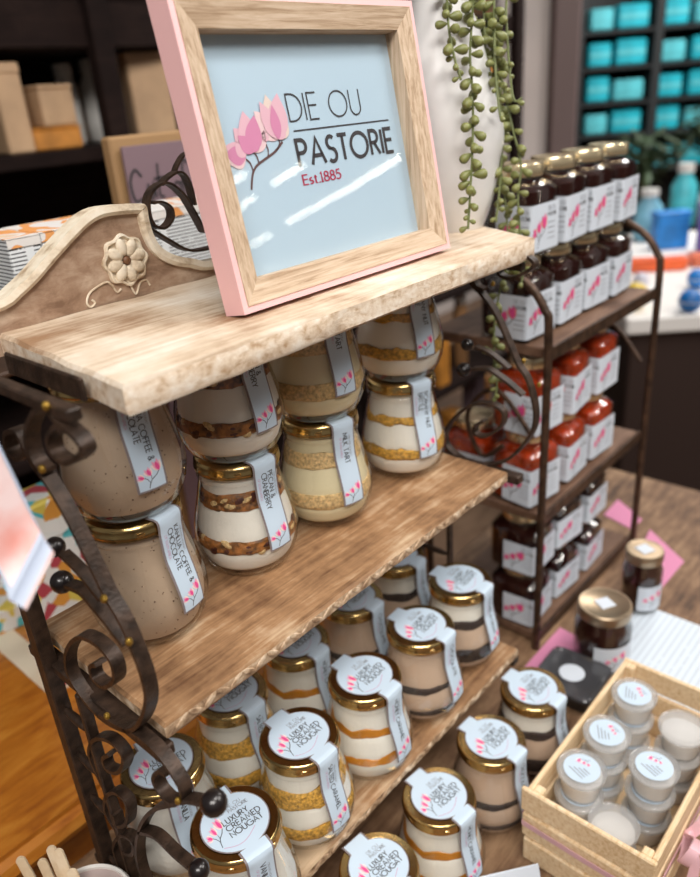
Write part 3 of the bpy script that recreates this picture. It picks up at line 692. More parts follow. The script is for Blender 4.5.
def strap_mesh(key):
    if key in STM: return STM[key]
    m_ = MB(); f2 = tmap(.00045); lines = STRAP[key]; T0 = .0185
    room = SL[-1]-.0195-T0
    h = .0045 if len(lines) > 1 else .0047
    wmax = max(text_width(t_, .16) for t_ in lines); h = min(h, room/wmax)
    c0 = .0010 if len(lines) > 1 else -.0020
    for i, t_ in enumerate(lines): stroke_text(m_, t_, T0, c0-i*(h+.0014), h, h*.14, INK, f2, .16, sub=.0012)
    stroke_text(m_, 'CREAMED NOUGAT', T0+.003, c0+h+.0012, .0017, .00022, INKG, f2, .16, sub=.0012)
    stroke_text(m_, 'OF SOUTH AFRICA', T0+.003, c0-(len(lines)-1)*(h+.0014)-.0032, .0017, .00022, INKP, f2, .16, sub=.0012)
    STM[key] = m_.mesh('lettering'); return STM[key]
def sb(k): return lambda a, c: smap(SL[-1]-.0022-c, a, .00042+.00005*k)
b = MB(); blossom(b, -.0085, .0003, .0170, None, lift=sb); ME_SBLO = b.mesh('blossom_print')
LAYM = {}
def layers_of(key):
    if key not in LAYM:
        LAYM[key] = []
        for i, (z0, z1, mt, bp) in enumerate(RECIPES[key]):
            w_ = .0016 if mt in (NUTL, CRUMB, BISCUIT, BLACKC) else .0028
            a0 = .0009*AMPK if i else 0; a1 = .0009*AMPK if i < len(RECIPES[key])-1 else 0
            if mt in (CARAMEL, CRUMB) or key in ('brittle', 'salted', 'honey'): a0, a1 = a0*2.0, a1*2.0
            LAYM[key].append((LAYN[id(mt)], layer(z0*ZS, z1*ZS, mt, seed=len(LAYM)*7, amp0=a0, amp1=a1, bump=bp, wall=w_).mesh(LAYN[id(mt)], ang=60)))
    return LAYM[key]
def nut_mesh():
    m_ = MB(); rnd = random.Random(4)
    for zc in (.0256*ZS, .0550*ZS):
        for k in range(44):
            a = 2*PI*k/44+rnd.uniform(-.08, .08); z = zc+rnd.uniform(-.0045, .0045); r_ = jr(z)-.0028
            sx, sy, sz = rnd.uniform(.0025, .0066), .0018, rnd.uniform(.0018, .0042)
            Mx = Matrix.Rotation(a+PI/2, 3, 'Z') @ Matrix.Rotation(rnd.uniform(-.6, .6), 3, 'Y')
            m_.ell((r_*math.cos(a), r_*math.sin(a), z), (sx, sy, sz), rnd.choice([NUTD, NUTD, NUTL, BISCUIT]), M=Mx, seg=8, rings=5)
    return m_.mesh('nut_pieces')
ME_NUT = nut_mesh()
def speck_mesh():
    m_ = MB(); rnd = random.Random(9)
    for k in range(300):
        z = .008+.074*rnd.random(); a = rnd.uniform(0, 2*PI); r_ = jr(z)-.0027; s_ = rnd.uniform(.00020, .00050)
        m_.ell((r_*math.cos(a), r_*math.sin(a), z), (s_*1.3, s_*1.3, s_), SPECK, seg=5, rings=3)
    return m_.mesh('coffee_specks')
ME_SPK = speck_mesh()
CONTENT = {'kahlua': 'mocha', 'pecan': 'pecan'}
def jar(key, x, y, z, deg, label, group, lidlabel=True):
    t = thing('nougat_jar', label, 'jar', (x, y, z), R(deg), group)
    for nm, me in layers_of(key): link(nm, me, t)
    if key == 'pecan': o_ = link('nut_pieces', ME_NUT, t); o_['kind'] = 'stuff'
    if key == 'kahlua': o_ = link('coffee_specks', ME_SPK, t); o_['kind'] = 'stuff'
    link('glass', ME_GLASS, t); link('lid', ME_LID, t)
    lb = link('label', ME_LAB, t); link('label_border', ME_LABB, lb)
    link('lettering', ME_LTXT, lb); link('blossom_print', ME_LBLO, lb); link('pink_line', ME_LRING, lb)
    link('lettering', strap_mesh(key), lb); link('blossom_print', ME_SBLO, lb)
    return t
G1 = 'stacked nougat jars on the middle shelf'; G2 = 'nougat jars on the bottom shelf'; G3 = 'nougat jars on the table before the rack'
z2 = ZMID+.0984
for (key, x, y, a_lo, a_hi, nm) in (('kahlua', .0575, .0900, -78, -97, 'mocha'), ('pecan', .1559, .0962, -92, -90, 'pecan and cranberry'), ('milktart', .2460, .0930, -101, -100, 'pale yellow milk tart'), ('brittle', .3560, .0910, -107, -106, 'white and golden brittle')):
    jar(key, x, y, ZMID+.0004, a_lo, 'glass jar of %s nougat standing on the middle shelf under its twin' % nm, G1)
    jar(key, x+.001, y+.0012, z2, a_hi, 'glass jar of %s nougat on top of its twin' % nm, G1)
zb_ = ZBOT+.0004
jar('vanilla', 0.0383, 0.0970, zb_, -102, 'whitish nougat jar behind the iron scrolls, deepest in the left corner', G2)
jar('vanilla', 0.0400, 0.0089, zb_, -100, 'whitish nougat jar behind the upper black ball of the iron scroll', G2)
jar('salted', 0.1259, 0.0291, zb_, -92, 'salted caramel nougat jar, sharp label, front of bottom shelf', G2)
jar('salted', 0.1235, 0.1140, zb_, -88, 'golden crumb nougat jar half hidden behind the sharp salted caramel jar', G2)
jar('honey', 0.2112, 0.0312, zb_, -89, 'nougat jar with two amber layers on the bottom shelf front row', G2)
jar('honey', 0.2070, 0.1155, zb_, -86, 'amber striped nougat jar tucked behind, under the middle shelf edge', G2)
jar('choc', 0.2910, 0.1175, zb_, -84, 'beige nougat jar in the back row under the middle shelf', G2)
jar('choc', 0.2967, 0.0330, zb_, -86, 'beige nougat jar with thin black lines, front row of bottom shelf', G2)
jar('cookie', 0.3780, 0.1280, zb_, -84, 'nougat jar furthest back at the right end of bottom shelf', G2)
jar('cookie', 0.3810, 0.0434, zb_, -85, 'nougat jar with wide black cookie band at right end of bottom shelf', G2)
zt_ = ZTAB+.0004
jar('salted', 0.1330, -0.0420, zt_, -96, 'caramel nougat jar cut off by the lower picture edge', G3)
jar('honey', 0.2190, -0.0415, zt_, -96, 'caramel nougat jar on the table between the cut off jar and a beige one', G3)
jar('choc', 0.3030, -0.0440, zt_, -92, 'beige nougat jar on the table left of the wooden crate', G3)
jar('cookie', 0.3878, -0.0420, zt_, -92, 'dark banded nougat jar on the table touching the crate corner', G3)

# ================================================================== VASE AND TRAILING SUCCULENT
VC = Vector((.457, .097, ZT))
VS = thing('ceramic_vase', 'tall white ceramic vase with slanted leaf shaped rim behind the picture frame', 'vase', VC)
VPROF = [(0, .0), (.028, .0), (.033, .002), (.044, .03), (.0515, .07), (.0535, .10), (.0510, .13), (.0450, .16), (.0400, .19), (.036, .215), (.033, .235)]
def vase_wall(off):
    m_ = MB(); seg = 48; pr = smoothpts([(r_, 0, z) for r_, z in VPROF], 4); vs = []; n = len(pr)
    ax = R(-40)                                    # the rim dips towards this side
    for q in pr:
        for k in range(seg):
            a = 2*PI*k/seg; dip = (.5+.5*math.cos(a-ax))**1.5; top_ = .235-.085*dip
            z = min(q.z, .06)+max(0, q.z-.06)*(top_-.06)/(.235-.06); r_ = max(0, q.x-off)*(1-.0*dip)
            vs.append(Vector((r_*math.cos(a), r_*math.sin(a)*.82, z+(off if q.z < .01 else 0))))
    fs = [(i*seg+k, i*seg+(k+1) % seg, (i+1)*seg+(k+1) % seg, (i+1)*seg+k) for i in range(n-1) for k in range(seg)]
    return m_, vs, fs, n, seg
m1, v1, f1, n1, sg = vase_wall(0); _, v2, f2_, n2, _ = vase_wall(.004)
m1.add(v1+v2, f1+[tuple(len(v1)+i for i in reversed(f)) for f in f2_]+[((n1-1)*sg+k, (n1-1)*sg+(k+1) % sg, len(v1)+(n1-1)*sg+(k+1) % sg, len(v1)+(n1-1)*sg+k) for k in range(sg)], CERAMIC)
obj('body', m1, VS)
b = MB(); b.lathe([(0, .13), (.040, .13), (.038, .140), (0, .142)], mat('potting soil', (.03, .02, .013), .9, bump=1, bscale=300), 24, shape=lambda a, z: 1/math.sqrt(math.cos(a)**2+(math.sin(a)/.82)**2)); obj('soil', b, VS)
# one bead-like leaf
b = MB(); b.ell((0, 0, .0066), (.0040, .0040, .0066), LEAFM, seg=10, rings=7, fn=lambda q: Vector((q.x*(1+.5*q.z/.0066), q.y*(1+.5*q.z/.0066), q.z))); ME_LEAF = b.mesh('leaf')
SU = thing('trailing_succulent', 'trailing succulent with bead like olive green leaves spilling from the white vase', 'plant', (VC.x+.03, VC.y, ZT+.16))
def strand(pts, nleaf, seed, size=1.0):
    rnd = random.Random(seed)
    pts = ([VC+Vector((.004, -.002, .150)), VC+Vector((.012, -.012, .205))] if seed < 6 else [VC+Vector((.012, -.004, .145)), VC+Vector((.034, -.016, .172))])+list(pts)     # every strand roots in the vase
    P = smoothpts(pts, 6); o_ = MB(); org = P[0]
    o_.tube([q-org for q in P], .0011*size, STEMM, 6); st = obj('strand', o_, SU); st.location = org-SU.location
    nleaf = int(nleaf*1.65)
    L_ = [0]
    for a, c in zip(P, P[1:]): L_.append(L_[-1]+(c-a).length)
    for k in range(nleaf):
        t = (k+.5)/nleaf*L_[-1]*1.0; i = max(j for j in range(len(L_)) if L_[j] <= t); i = min(i, len(P)-2)
        q = P[i]+(P[i+1]-P[i])*((t-L_[i])/max(1e-9, L_[i+1]-L_[i]))
        a = k*2.4+rnd.uniform(-.5, .5); dirv = Vector((math.cos(a), math.sin(a), rnd.uniform(-.75, .05))).normalized()
        lf = link('leaf', ME_LEAF, st); lf.location = q-org+dirv*.0006; lf.rotation_mode = 'QUATERNION'
        lf.rotation_quaternion = dirv.to_track_quat('Z', 'Y'); s_ = size*rnd.uniform(.72, 1.02)*(1.0 if k < nleaf-4 else .6); lf.scale = (s_,)*3
def vpx(u, v, dist): return Pd(u, v, dist)
rimp = VC+Vector((.030, -.020, .160))
dB = .640
strand([vpx(446, -30, dB-.030), vpx(447, 0, dB-.034), vpx(449, 30, dB-.036), vpx(455, 60, dB-.036), vpx(461, 80, dB-.034)], 22, 1)
strand([vpx(474, -20, dB-.020), vpx(472, 20, dB-.024), vpx(470, 55, dB-.022), vpx(472, 85, dB-.020), vpx(473, 120, dB-.014), vpx(472, 160, dB-.017), vpx(470, 195, dB-.018), vpx(468, 229, dB-.018)], 38, 2)
strand([vpx(492, -20, dB+.02), vpx(494, 20, dB+.012), vpx(495, 60, dB+.006), vpx(498, 100, dB+.004), vpx(501, 120, dB+.004)], 18, 3)
strand([vpx(482, -20, dB+.02), vpx(484, 20, dB+.020), vpx(485, 50, dB+.018), vpx(487, 80, dB+.02)], 10, 4)
strand([vpx(504, -20, dB+.03), vpx(506, 15, dB+.02), vpx(508, 50, dB+.02), vpx(510, 75, dB+.02), vpx(514, 100, dB+.02), vpx(522, 98, dB+.02)], 12, 5)
strand([vpx(500, 100, dB+.05), vpx(502, 140, dB+.055), vpx(501, 170, dB+.058), vpx(499, 195, dB+.06), vpx(496, 222, dB+.06)], 14, 6)
strand([vpx(505, 95, dB+.05), vpx(513, 130, dB+.055), vpx(521, 165, dB+.06), vpx(518, 195, dB+.064), vpx(520, 232, dB+.07), vpx(524, 262, dB+.08), vpx(521, 285, dB+.08)], 24, 7, .95)
strand([vpx(500, 160, dB+.08), vpx(506, 210, dB+.09), vpx(508, 260, dB+.095), vpx(500, 290, dB+.10), vpx(495, 320, dB+.10), vpx(494, 355, dB+.10), vpx(497, 385, dB+.10), vpx(493, 405, dB+.10)], 34, 8, 1.0)

# ================================================================== SECOND RACK WITH JAM JARS
Z2T, Z2M, Z2B = 1.157, .946, .7665
X20, X21, Y20, Y21 = .550, .850, .042, .205
R2 = thing('metal_rack', 'brown metal three tier rack with arched ends filled with jam jars', 'rack', (X20, Y20, ZTAB))
def r2(name, mb): o_ = obj(name, mb, None); o_.parent = R2; o_.location = -R2.location; return o_
SHELF2 = wood('stained brown board', (.075, .034, .018), (.14, .072, .042), (.21, .12, .075), grain=(8, 50, 50), patch=14)
for z, nm in ((Z2T, 'shelf'), (Z2M, 'shelf'), (Z2B, 'shelf')):
    b = MB(); b.bbox(((X20+X21)/2, (Y20+Y21)/2, z-.006), (X21-X20-.008, Y21-Y20-.006, .012), SHELF2, .0015); r2(nm, b)
    b = MB(); b.bbox(((X20+X21)/2, Y20-.001, z-.007), (X21-X20, .004, .016), IRON2, .001); r2('shelf_rim', b)
for x in (X20-.004, X21+.004):
    pts = [(x, Y20-.004, ZTAB), (x, Y20-.004, .95), (x, Y20-.004, 1.168), (x, Y20+.002, 1.203), (x, Y20+.025, 1.230), (x, Y20+.06, 1.244), (x, Y20+.10, 1.240), (x, Y20+.14, 1.223), (x, Y21, 1.188), (x, Y21, .95), (x, Y21, ZTAB)]
    b = MB(); b.tube(smoothpts(pts, 5), .0048, IRON2, 10); r2('arched_end', b)
    pts = [(x, Y20+.01, 1.05), (x, Y20+.06, 1.10), (x, Y20+.10, 1.06), (x, Y20+.08, 1.01), (x, Y20+.05, 1.03)]
    b = MB(); b.tube(smoothpts(pts, 6), .003, IRON2, 8); r2('scroll', b)
# square jam jars
def sq(h, n=5): return lambda a, z: 1/((abs(math.cos(a))**n+abs(math.sin(a))**n)**(1/n))
JAM = mat('dark berry jam', (.022, .005, .004), .15, coat=.4); RED = mat('red pepper jelly', (.36, .035, .006), .25, var=.4, vscale=120, coat=.4)
def square_jar_meshes(mt):
    hw = .0315
    def shp(a, z): k = max(0, min(1, (.0675-z)/.006)); return sq(0)(a, z)*k+(1-k)
    b_ = MB(); b_.lathe([(.028, .003), (.0300, .006), (.0300, .0600), (.0280, .0645), (.0205, .0675), (.0195, .071)], mt, 48, shape=shp); a = b_.mesh('jam')
    b_ = MB(); b_.lathe([(.029, .0002), (.0315, .003), (.0315, .0610), (.0300, .0655), (.0215, .0690), (.0210, .077)], GLASS, 48, shape=shp); g = b_.mesh('glass')
    b_ = MB(); b_.lathe([(.0210, .0725), (.0230, .0725), (.0234, .0735), (.0234, .0830), (.0226, .0842), (.020, .0842), (.019, .0838), (.0005, .0838)], GOLDP, 40); l = b_.mesh('lid')
    return a, g, l
J_JAM = square_jar_meshes(JAM); J_RED = square_jar_meshes(RED)
def lab_strip(mt, z0, z1, s0, s1, lift):
    """label wrapped round the front left corner: s<0 on the left face, s>0 on the front face"""
    h_ = .0315+lift; m_ = MB(); c = .004; pts = []
    def pos(s_):
        if s_ < -c: return (-h_, -h_-s_)
        if s_ > c: return (-h_+s_, -h_)
        t = (s_+c)/(2*c)*PI/2; return (-h_+c-c*math.cos(t), -h_+c-c*math.sin(t))
    ss = sorted(set([s0, -c, c, s1]+[-c+2*c*i/6 for i in range(7)]))
    vs = [Vector((*pos(s_), z)) for z in (z0, z1) for s_ in ss]; n = len(ss)
    m_.add(vs, [(i, i+1, n+i+1, n+i) for i in range(n-1)], mt); return m_, pos
ms, pos_ = lab_strip(PAPERW, .005, .049, -.040, .056, .0008); ME_JLAB = ms.mesh('label')
def jmap(off): return lambda k=0: (lambda a, c: Vector((*[q for q in lab_pos(a+off, .0010+.00008*k)], c)))
def lab_pos(s_, lift):
    h_ = .0315+lift
    return (-h_, -h_-s_) if s_ < 0 else (-h_+s_, -h_)
b = MB()
for off, x in ((0, .008), (0, -.036)):
    blossom(b, x-.002, .008, .032, None, lift=jmap(0), sq=.8, cols=(PK1, PK1, CORAL))
ME_JBLO = b.mesh('blossom_print')
b = MB(); f3 = jmap(0)(1)
for x in (.036, -.014):
    stroke_text(b, 'DIE OU', x-.002, .0415, .0036, .0004, INKG, f3, .16)
    stroke_text(b, 'PASTORIE', x-.003, .0360, .0032, .0005, INK, f3, .14)
    for i in range(4): ribbon(b, [(x-.002, .030-i*.005), (x+.012, .030-i*.005)], .0007, INKG, f3)
ME_JTXT = b.mesh('lettering')
def jam_jar(kind, x, y, z, rz, label, group, sz=1.12):
    t = thing('jam_jar', label, 'jar', (x, y, z), R(rz), group); a, g, l = J_JAM if kind == 'jam' else J_RED
    t.scale = (1.06, 1.06, sz)
    link('jam', a, t); link('glass', g, t); link('lid', l, t); lb = link('label', ME_JLAB, t); stuff(link('blossom_print', ME_JBLO, lb)); stuff(link('lettering', ME_JTXT, lb))
ORD = ['first', 'second', 'third', 'fourth']
PIT = .0720
for k in range(4):
    x = X20+.0365+k*PIT
    for r_ in range(2):
        jam_jar('jam', x, Y20+.058, Z2T+.0003+r_*.0945, (-3, 2, -2, 3)[k]+r_*2, 'dark jam jar on rack top shelf, %s row, %s from the vase' % (('lower', 'upper')[r_], ORD[k]), 'jam jars on the top shelf of the metal rack')
for k in range(3):
    x = X20+.0405+k*.0790
    for r_ in range(2):
        jam_jar('red', x, Y20+.044, Z2M+.0003+r_*.0945, (-8, 3, -3)[k]+r_*3, 'red jelly jar on rack middle shelf, %s row, %s from the arched post' % (('lower', 'upper')[r_], ORD[k]), 'red jelly jars on the middle shelf of the metal rack')
        jam_jar('jam', x-.003, Y20+.044, Z2B+.0003+r_*.0806, (4, -4, 3)[k]-r_*2, 'dark jam jar on lowest rack shelf, %s row, %s from the arched post' % (('lower', 'upper')[r_], ORD[k]), 'jam jars on the lowest shelf of the metal rack', .955)
jam_jar('red', X20+.040, Y20+.118, Z2M+.0003, 0, 'red jelly jar standing deeper on the rack middle shelf behind the others', 'red jelly jars on the middle shelf of the metal rack')

# ================================================================== CRATE WITH SAUCE CUPS
ZC = .845
c0 = Pz(528, 790, ZC); c1 = Pz(640, 850, ZC); c2 = Pz(628, 658, ZC)
CX0, CX1 = (c0.x+c1.x)/2, c2.x; CY1, CY0 = c0.y, c1.y-.012
CR = thing('wooden_crate', 'small pale pine crate tied with pink ribbon holding sauce cups', 'crate', ((CX0+CX1)/2, (CY0+CY1)/2, ZTAB))
def cr(name, mb, parent=CR): o_ = obj(name, mb, None); o_.parent = parent; o_.location = -CR.location if parent is CR else (0, 0, 0); return o_
def slat(c, dim, rot=0):
    m_ = MB(); m_.bbox(c, dim, W_CRATE, .0012); return m_
th = .005; hh = (ZC-ZTAB-.004)/3
for i in range(3):
    z = ZTAB+.002+hh*(i+.5)+.001*i
    j = (i-1)*.0018
    cr('slat', slat((CX0, (CY0+CY1)/2+j, z), (th, CY1-CY0+.010, hh-.003)))
    cr('slat', slat((CX1, (CY0+CY1)/2-j, z), (th, CY1-CY0+.010, hh-.003)))
    cr('slat', slat(((CX0+CX1)/2, CY0, z), (CX1-CX0-th, th, hh-.003)))
    cr('slat', slat(((CX0+CX1)/2, CY1, z), (CX1-CX0-th, th, hh-.003)))
for x in (CX0+.007, CX1-.007):
    for y in (CY0+.007, CY1-.007): cr('corner_post', slat((x, y, (ZTAB+ZC)/2), (.009, .009, ZC-ZTAB-.004)))
cr('base_board', slat(((CX0+CX1)/2, (CY0+CY1)/2, ZTAB+.006), (CX1-CX0-.008, CY1-CY0-.008, .005)))
RIB = mat('pink satin ribbon', (.70, .42, .46), .35, var=.1, vscale=30)
b = MB(); zr = ZTAB+.052
rp_ = [(CX0-.004, CY0-.004), (CX1+.004, CY0-.004), (CX1+.004, CY1+.004), (CX0-.004, CY1+.004), (CX0-.004, CY0-.004)]
for (xa, ya), (xb, yb) in zip(rp_, rp_[1:]): b.strip([(xa, ya, zr), ((xa+xb)/2, (ya+yb)/2, zr-.001), (xb, yb, zr)], (0, 0, 1), .006, .0006, RIB)
cr('ribbon', b)
b = MB(); bx_ = Vector((CX0+.075, CY0-.006, zr))
for sg_, zz_ in ((1, .030), (-1, .030), (1, -.045), (-1, -.048)):
    if zz_ > 0: pts = [bx_, bx_+Vector((sg_*.015, -.012, .018)), bx_+Vector((sg_*.034, -.014, .028)), bx_+Vector((sg_*.040, -.008, .012)), bx_+Vector((sg_*.018, -.004, -.001)), bx_]
    else: pts = [bx_, bx_+Vector((sg_*.008, -.010, -.012)), bx_+Vector((sg_*.014, -.012, -.030)), bx_+Vector((sg_*.022, -.010, zz_))]
    b.strip(smoothpts(pts, 5), (.25*sg_, .9, .3), .009, .0006, RIB)
b.ell(bx_, (.005, .005, .006), RIB, seg=10, rings=6); cr('bow', b)
# sauce cups
b = MB(); b.lathe([(.0165, 0), (.0172, .0008), (.0205, .0230), (.0212, .0250), (.0222, .0254), (.0222, .0262), (.0205, .0262)], CLEAR, 36); ME_CUP = b.mesh('cup')
b = MB(); b.lathe([(.0223, .0240), (.0226, .0285), (.0215, .0293), (.0195, .0285), (.0190, .0278), (.0002, .0278)], CLEAR, 36); ME_CLID = b.mesh('lid')
SAU = mat('creamy sauce', (.88, .84, .79), .4)
b = MB(); b.lathe([(.0155, .0012), (.0163, .0018), (.0190, .0205), (.0150, .0215), (.008, .0235), (.0002, .0225)], SAU, 30, shape=lambda a, z: 1+.02*math.sin(3*a+z*400)); ME_SAU = b.mesh('sauce')
b = MB(); b.lathe([(.0165, .0281), (.0165, .0283), (.0002, .0283)], PAPER, 32); ME_CST = b.mesh('sticker')
cm = lambda k=0: (lambda a, c: Vector((-c, a, .02838+.00004*k)))
b = MB(); blossom(b, -.002, -.013, .012, None, lift=cm)
for i in range(4): ribbon(b, [(-.009, .008-i*.003), (.008-.003*i, .008-i*.003)], .0009, INKG, cm(1))
ME_CPR = b.mesh('sticker_print')
def cup(x, y, z, rz, label, sticker=True):
    t = thing('sauce_cup', label, 'cup', (x, y, z), R(rz), 'sauce cups in the pine crate')
    link('cup', ME_CUP, t); link('lid', ME_CLID, t); link('sauce', ME_SAU, t)
    if sticker: s_ = link('sticker', ME_CST, t); link('sticker_print', ME_CPR, s_)
zc0 = ZTAB+.0088; dzc = .0296
CUPS = [(577, 768, 3, -60, True, 'nearest the crate front left corner'), (604, 733, 3, -100, True, 'in the middle beside the left crate wall'), (627, 692, 3, -110, True, 'near the far end by the left wall'),
        (652, 767, 3, -60, True, 'in the middle beside the right crate wall'), (681, 728, 3, -90, False, 'with plain clear lid, towards the far right'), (613, 824, 2, 0, False, 'with plain clear lid, in the front right corner')]
LV = ['bottom', 'middle', 'top']
for (u, v, n, rz, stk, where) in CUPS:
    q = Pz(u, v, zc0+dzc*n-.002); q.x = min(max(q.x, CX0+.026), CX1-.026); q.y = min(max(q.y, CY0+.026), CY1-.026)
    for k in range(n):
        cup(q.x+(.001*k if n > 2 else 0), q.y-.0006*k, zc0+dzc*k, rz+20*k, 'clear sauce cup %s, %s of its stack' % (where, LV[k] if n == 3 else ('bottom', 'top')[k]), stk)

# ================================================================== THINGS ON THE TABLE
# round dark jars
def round_jar(u, v, zl, rad, h, label, rz):
    q = Pz(u, v, zl); q.z = ZTAB+.0015; k = h; t = thing('preserve_jar', label, 'jar', q, R(rz), 'round preserve jars on the table')
    b_ = MB(); b_.lathe([(rad*.9, .003), (rad*.95, .006), (rad*.95, k*.70), (rad*.80, k*.80), (rad*.8, k*.82)], JAM, 40); obj('jam', b_, t)
    b_ = MB(); b_.lathe([(rad*.9, 0), (rad, .004), (rad, k*.70), (rad*.84, k*.81), (rad*.84, k*.86)], GLASS, 40); obj('glass', b_, t)
    b_ = MB(); b_.lathe([(rad*.84, k*.84), (rad*.93, k*.84), (rad*.95, k*.86), (rad*.95, k*.98), (rad*.91, k), (rad*.84, k), (rad*.80, k-.0008), (.0002, k-.0008)], mat('dull gold lid', (.40, .30, .20), .35, .9), 44); obj('lid', b_, t)
    b_ = MB(); b_.bbox((0, 0, k-.0003), (.019, .019, .0008), PAPERW, .0002); obj('lid_sticker', b_, t)
    b_ = MB(); n = 16; vs = [Vector((rad*1.012*math.cos(R(-52+104*i/n)), rad*1.012*math.sin(R(-52+104*i/n)), z)) for z in (k*.08, k*.50) for i in range(n+1)]
    b_.add(vs, [(i, i+1, n+2+i, n+1+i) for i in range(n)], PAPERW); lb = obj('label', b_, t)
    fm_ = lambda kk=0: (lambda a, c: Vector((rad*(1.016+.002*kk)*math.cos(a/rad), rad*(1.016+.002*kk)*math.sin(a/rad), c)))
    b_ = MB(); blossom(b_, -.016, k*.13, k*.30, None, lift=fm_); obj('blossom_print', b_, lb)
round_jar(605, 603, .838, .034, .087, 'round dark preserve jar with dull gold lid nearest the black tub', -120)
round_jar(645, 549, .842, .026, .091, 'slimmer dark preserve jar standing behind on the pink cloth', -115)
# pink cloth
PINKC = mat('pink cloth', (.66, .24, .40), .7, bump=.2, bscale=400)
def cloth(name, corners, z, label, seed, amp=.002):
    b_ = MB(); n = 16; c = [Pz(u, v, z) for u, v in corners]; top_ = []; 
    for i in range(n+1):
        for j in range(n+1):
            a = c[0]+(c[1]-c[0])*(i/n); e = c[3]+(c[2]-c[3])*(i/n); q = a+(e-a)*(j/n)
            top_.append(Vector((q.x, q.y, ZTAB+.0011+abs(noise.noise(Vector((q.x*25, q.y*25, seed))))*amp)))
    F = [(i*(n+1)+j, i*(n+1)+j+1, (i+1)*(n+1)+j+1, (i+1)*(n+1)+j) for i in range(n) for j in range(n)]
    nb = len(top_); b_.add(top_+[q-Vector((0, 0, .0010)) for q in top_], F+[tuple(nb+k for k in reversed(f)) for f in F], PINKC)
    org = sum(c, Vector((0, 0, 0)))/4; org.z = ZTAB
    o_ = obj(name, b_); me = o_.data; me.transform(Matrix.Translation(-org)); o_.location = org
    return tag(o_, label, 'cloth')
cloth('pink_cloth', [(524, 668), (560, 628), (610, 655), (580, 690)], ZTAB, 'pink cloth lying under the black tub and the dull lidded jar', 2, .0002)
cloth('pink_cloth', [(618, 600), (650, 530), (684, 562), (655, 596)], ZTAB, 'pink cloth corner under the slimmer dark jar', 5, .0002)
cloth('pink_cloth', [(604, 515), (618, 500), (642, 520), (632, 530)], ZTAB, 'small pink cloth scrap beside the lowest rack shelf', 6, .0002)
# black tub
q = Pz(572, 672, .776); q.z = ZTAB+.0016
TBB = thing('plastic_tub', 'shallow black plastic tub with round white sticker on its lid', 'tub', q, R(2))
b = MB(); b.lathe([(.036, 0), (.038, .002), (.041, .018), (.042, .019)], BLACKPL, 40, shape=lambda a, z: .86/((abs(math.cos(a))**9+abs(math.sin(a))**9)**(1/9))); obj('tub', b, TBB)
b = MB(); b.lathe([(.0425, .0185), (.044, .019), (.044, .0225), (.042, .024), (.038, .024), (.037, .0232), (.0003, .0232)], mat('dark clear lid', (.05, .05, .055), .15, coat=.5), 40, shape=lambda a, z: .86/((abs(math.cos(a))**9+abs(math.sin(a))**9)**(1/9))); ld = obj('lid', b, TBB)
b = MB(); b.lathe([(.015, .0233), (.015, .0236), (.0002, .0236)], PAPERW, 28); obj('sticker', b, ld)
# leaflets
LEAFLET = printed('leaflet print', (.62, .69, .76), (.50, .56, .63), rows=120, ax=0, up=1, dens=.62)
def sheet(name, corners, label, mt, dz=.0, n=10, curl=.0, txt=True):
    c = [Pz(u, v, ZTAB) for u, v in corners]; org = sum(c, Vector((0, 0, 0)))/4; b_ = MB(); vs = []
    for i in range(n+1):
        for j in range(n+1):
            a = c[0]+(c[1]-c[0])*(i/n); e = c[3]+(c[2]-c[3])*(i/n); p_ = a+(e-a)*(j/n)-org; vs.append(Vector((p_.x, p_.y, .0012+dz+curl*((i/n-.5)**2))))
    F = [(i*(n+1)+j, i*(n+1)+j+1, (i+1)*(n+1)+j+1, (i+1)*(n+1)+j) for i in range(n) for j in range(n)]; nb = len(vs)
    b_.add(vs+[v_-Vector((0, 0, .0008)) for v_ in vs], F+[tuple(nb+k for k in reversed(f)) for f in F], mt)
    o_ = obj(name, b_, loc=(org.x, org.y, ZTAB)); o_ = tag(o_, label, 'leaflet', 'leaflets on the table')
    ex = (c[1]-c[0]); ey = (c[3]-c[0]); ey.normalize()
    b2 = MB(); ex.normalize(); base = (c[0]-org)
    fmp = lambda k=0: (lambda a, cc: Vector((base.x+ex.x*a+ey.x*cc, base.y+ex.y*a+ey.y*cc, .0012+dz+.0004+curl*.25+.00006*k)))
    if txt: blossom(b2, .012, .03, .022, None, lift=fmp); obj('blossom_print', b2, o_)
    return o_
sheet('leaflet', [(600, 668), (640, 604), (790, 660), (760, 745)], 'white printed leaflet lying on the table behind the crate', LEAFLET, 0, curl=0)
# white tent card in front
q = Pz(505, 880, ZTAB+.03)
b = MB(); ang = R(-10)
TC_ = thing('tent_card', 'small folded white card on the table before the crate', 'card', (q.x, q.y, ZTAB), R(-38))
for sg_ in (-1, 1):
    b = MB(); b.bbox((0, sg_*.011, .021), (.062, .0008, .046), PAPERW, .0002, M=Matrix.Rotation(sg_*R(28), 3, 'X')); obj('card_half', b, TC_)

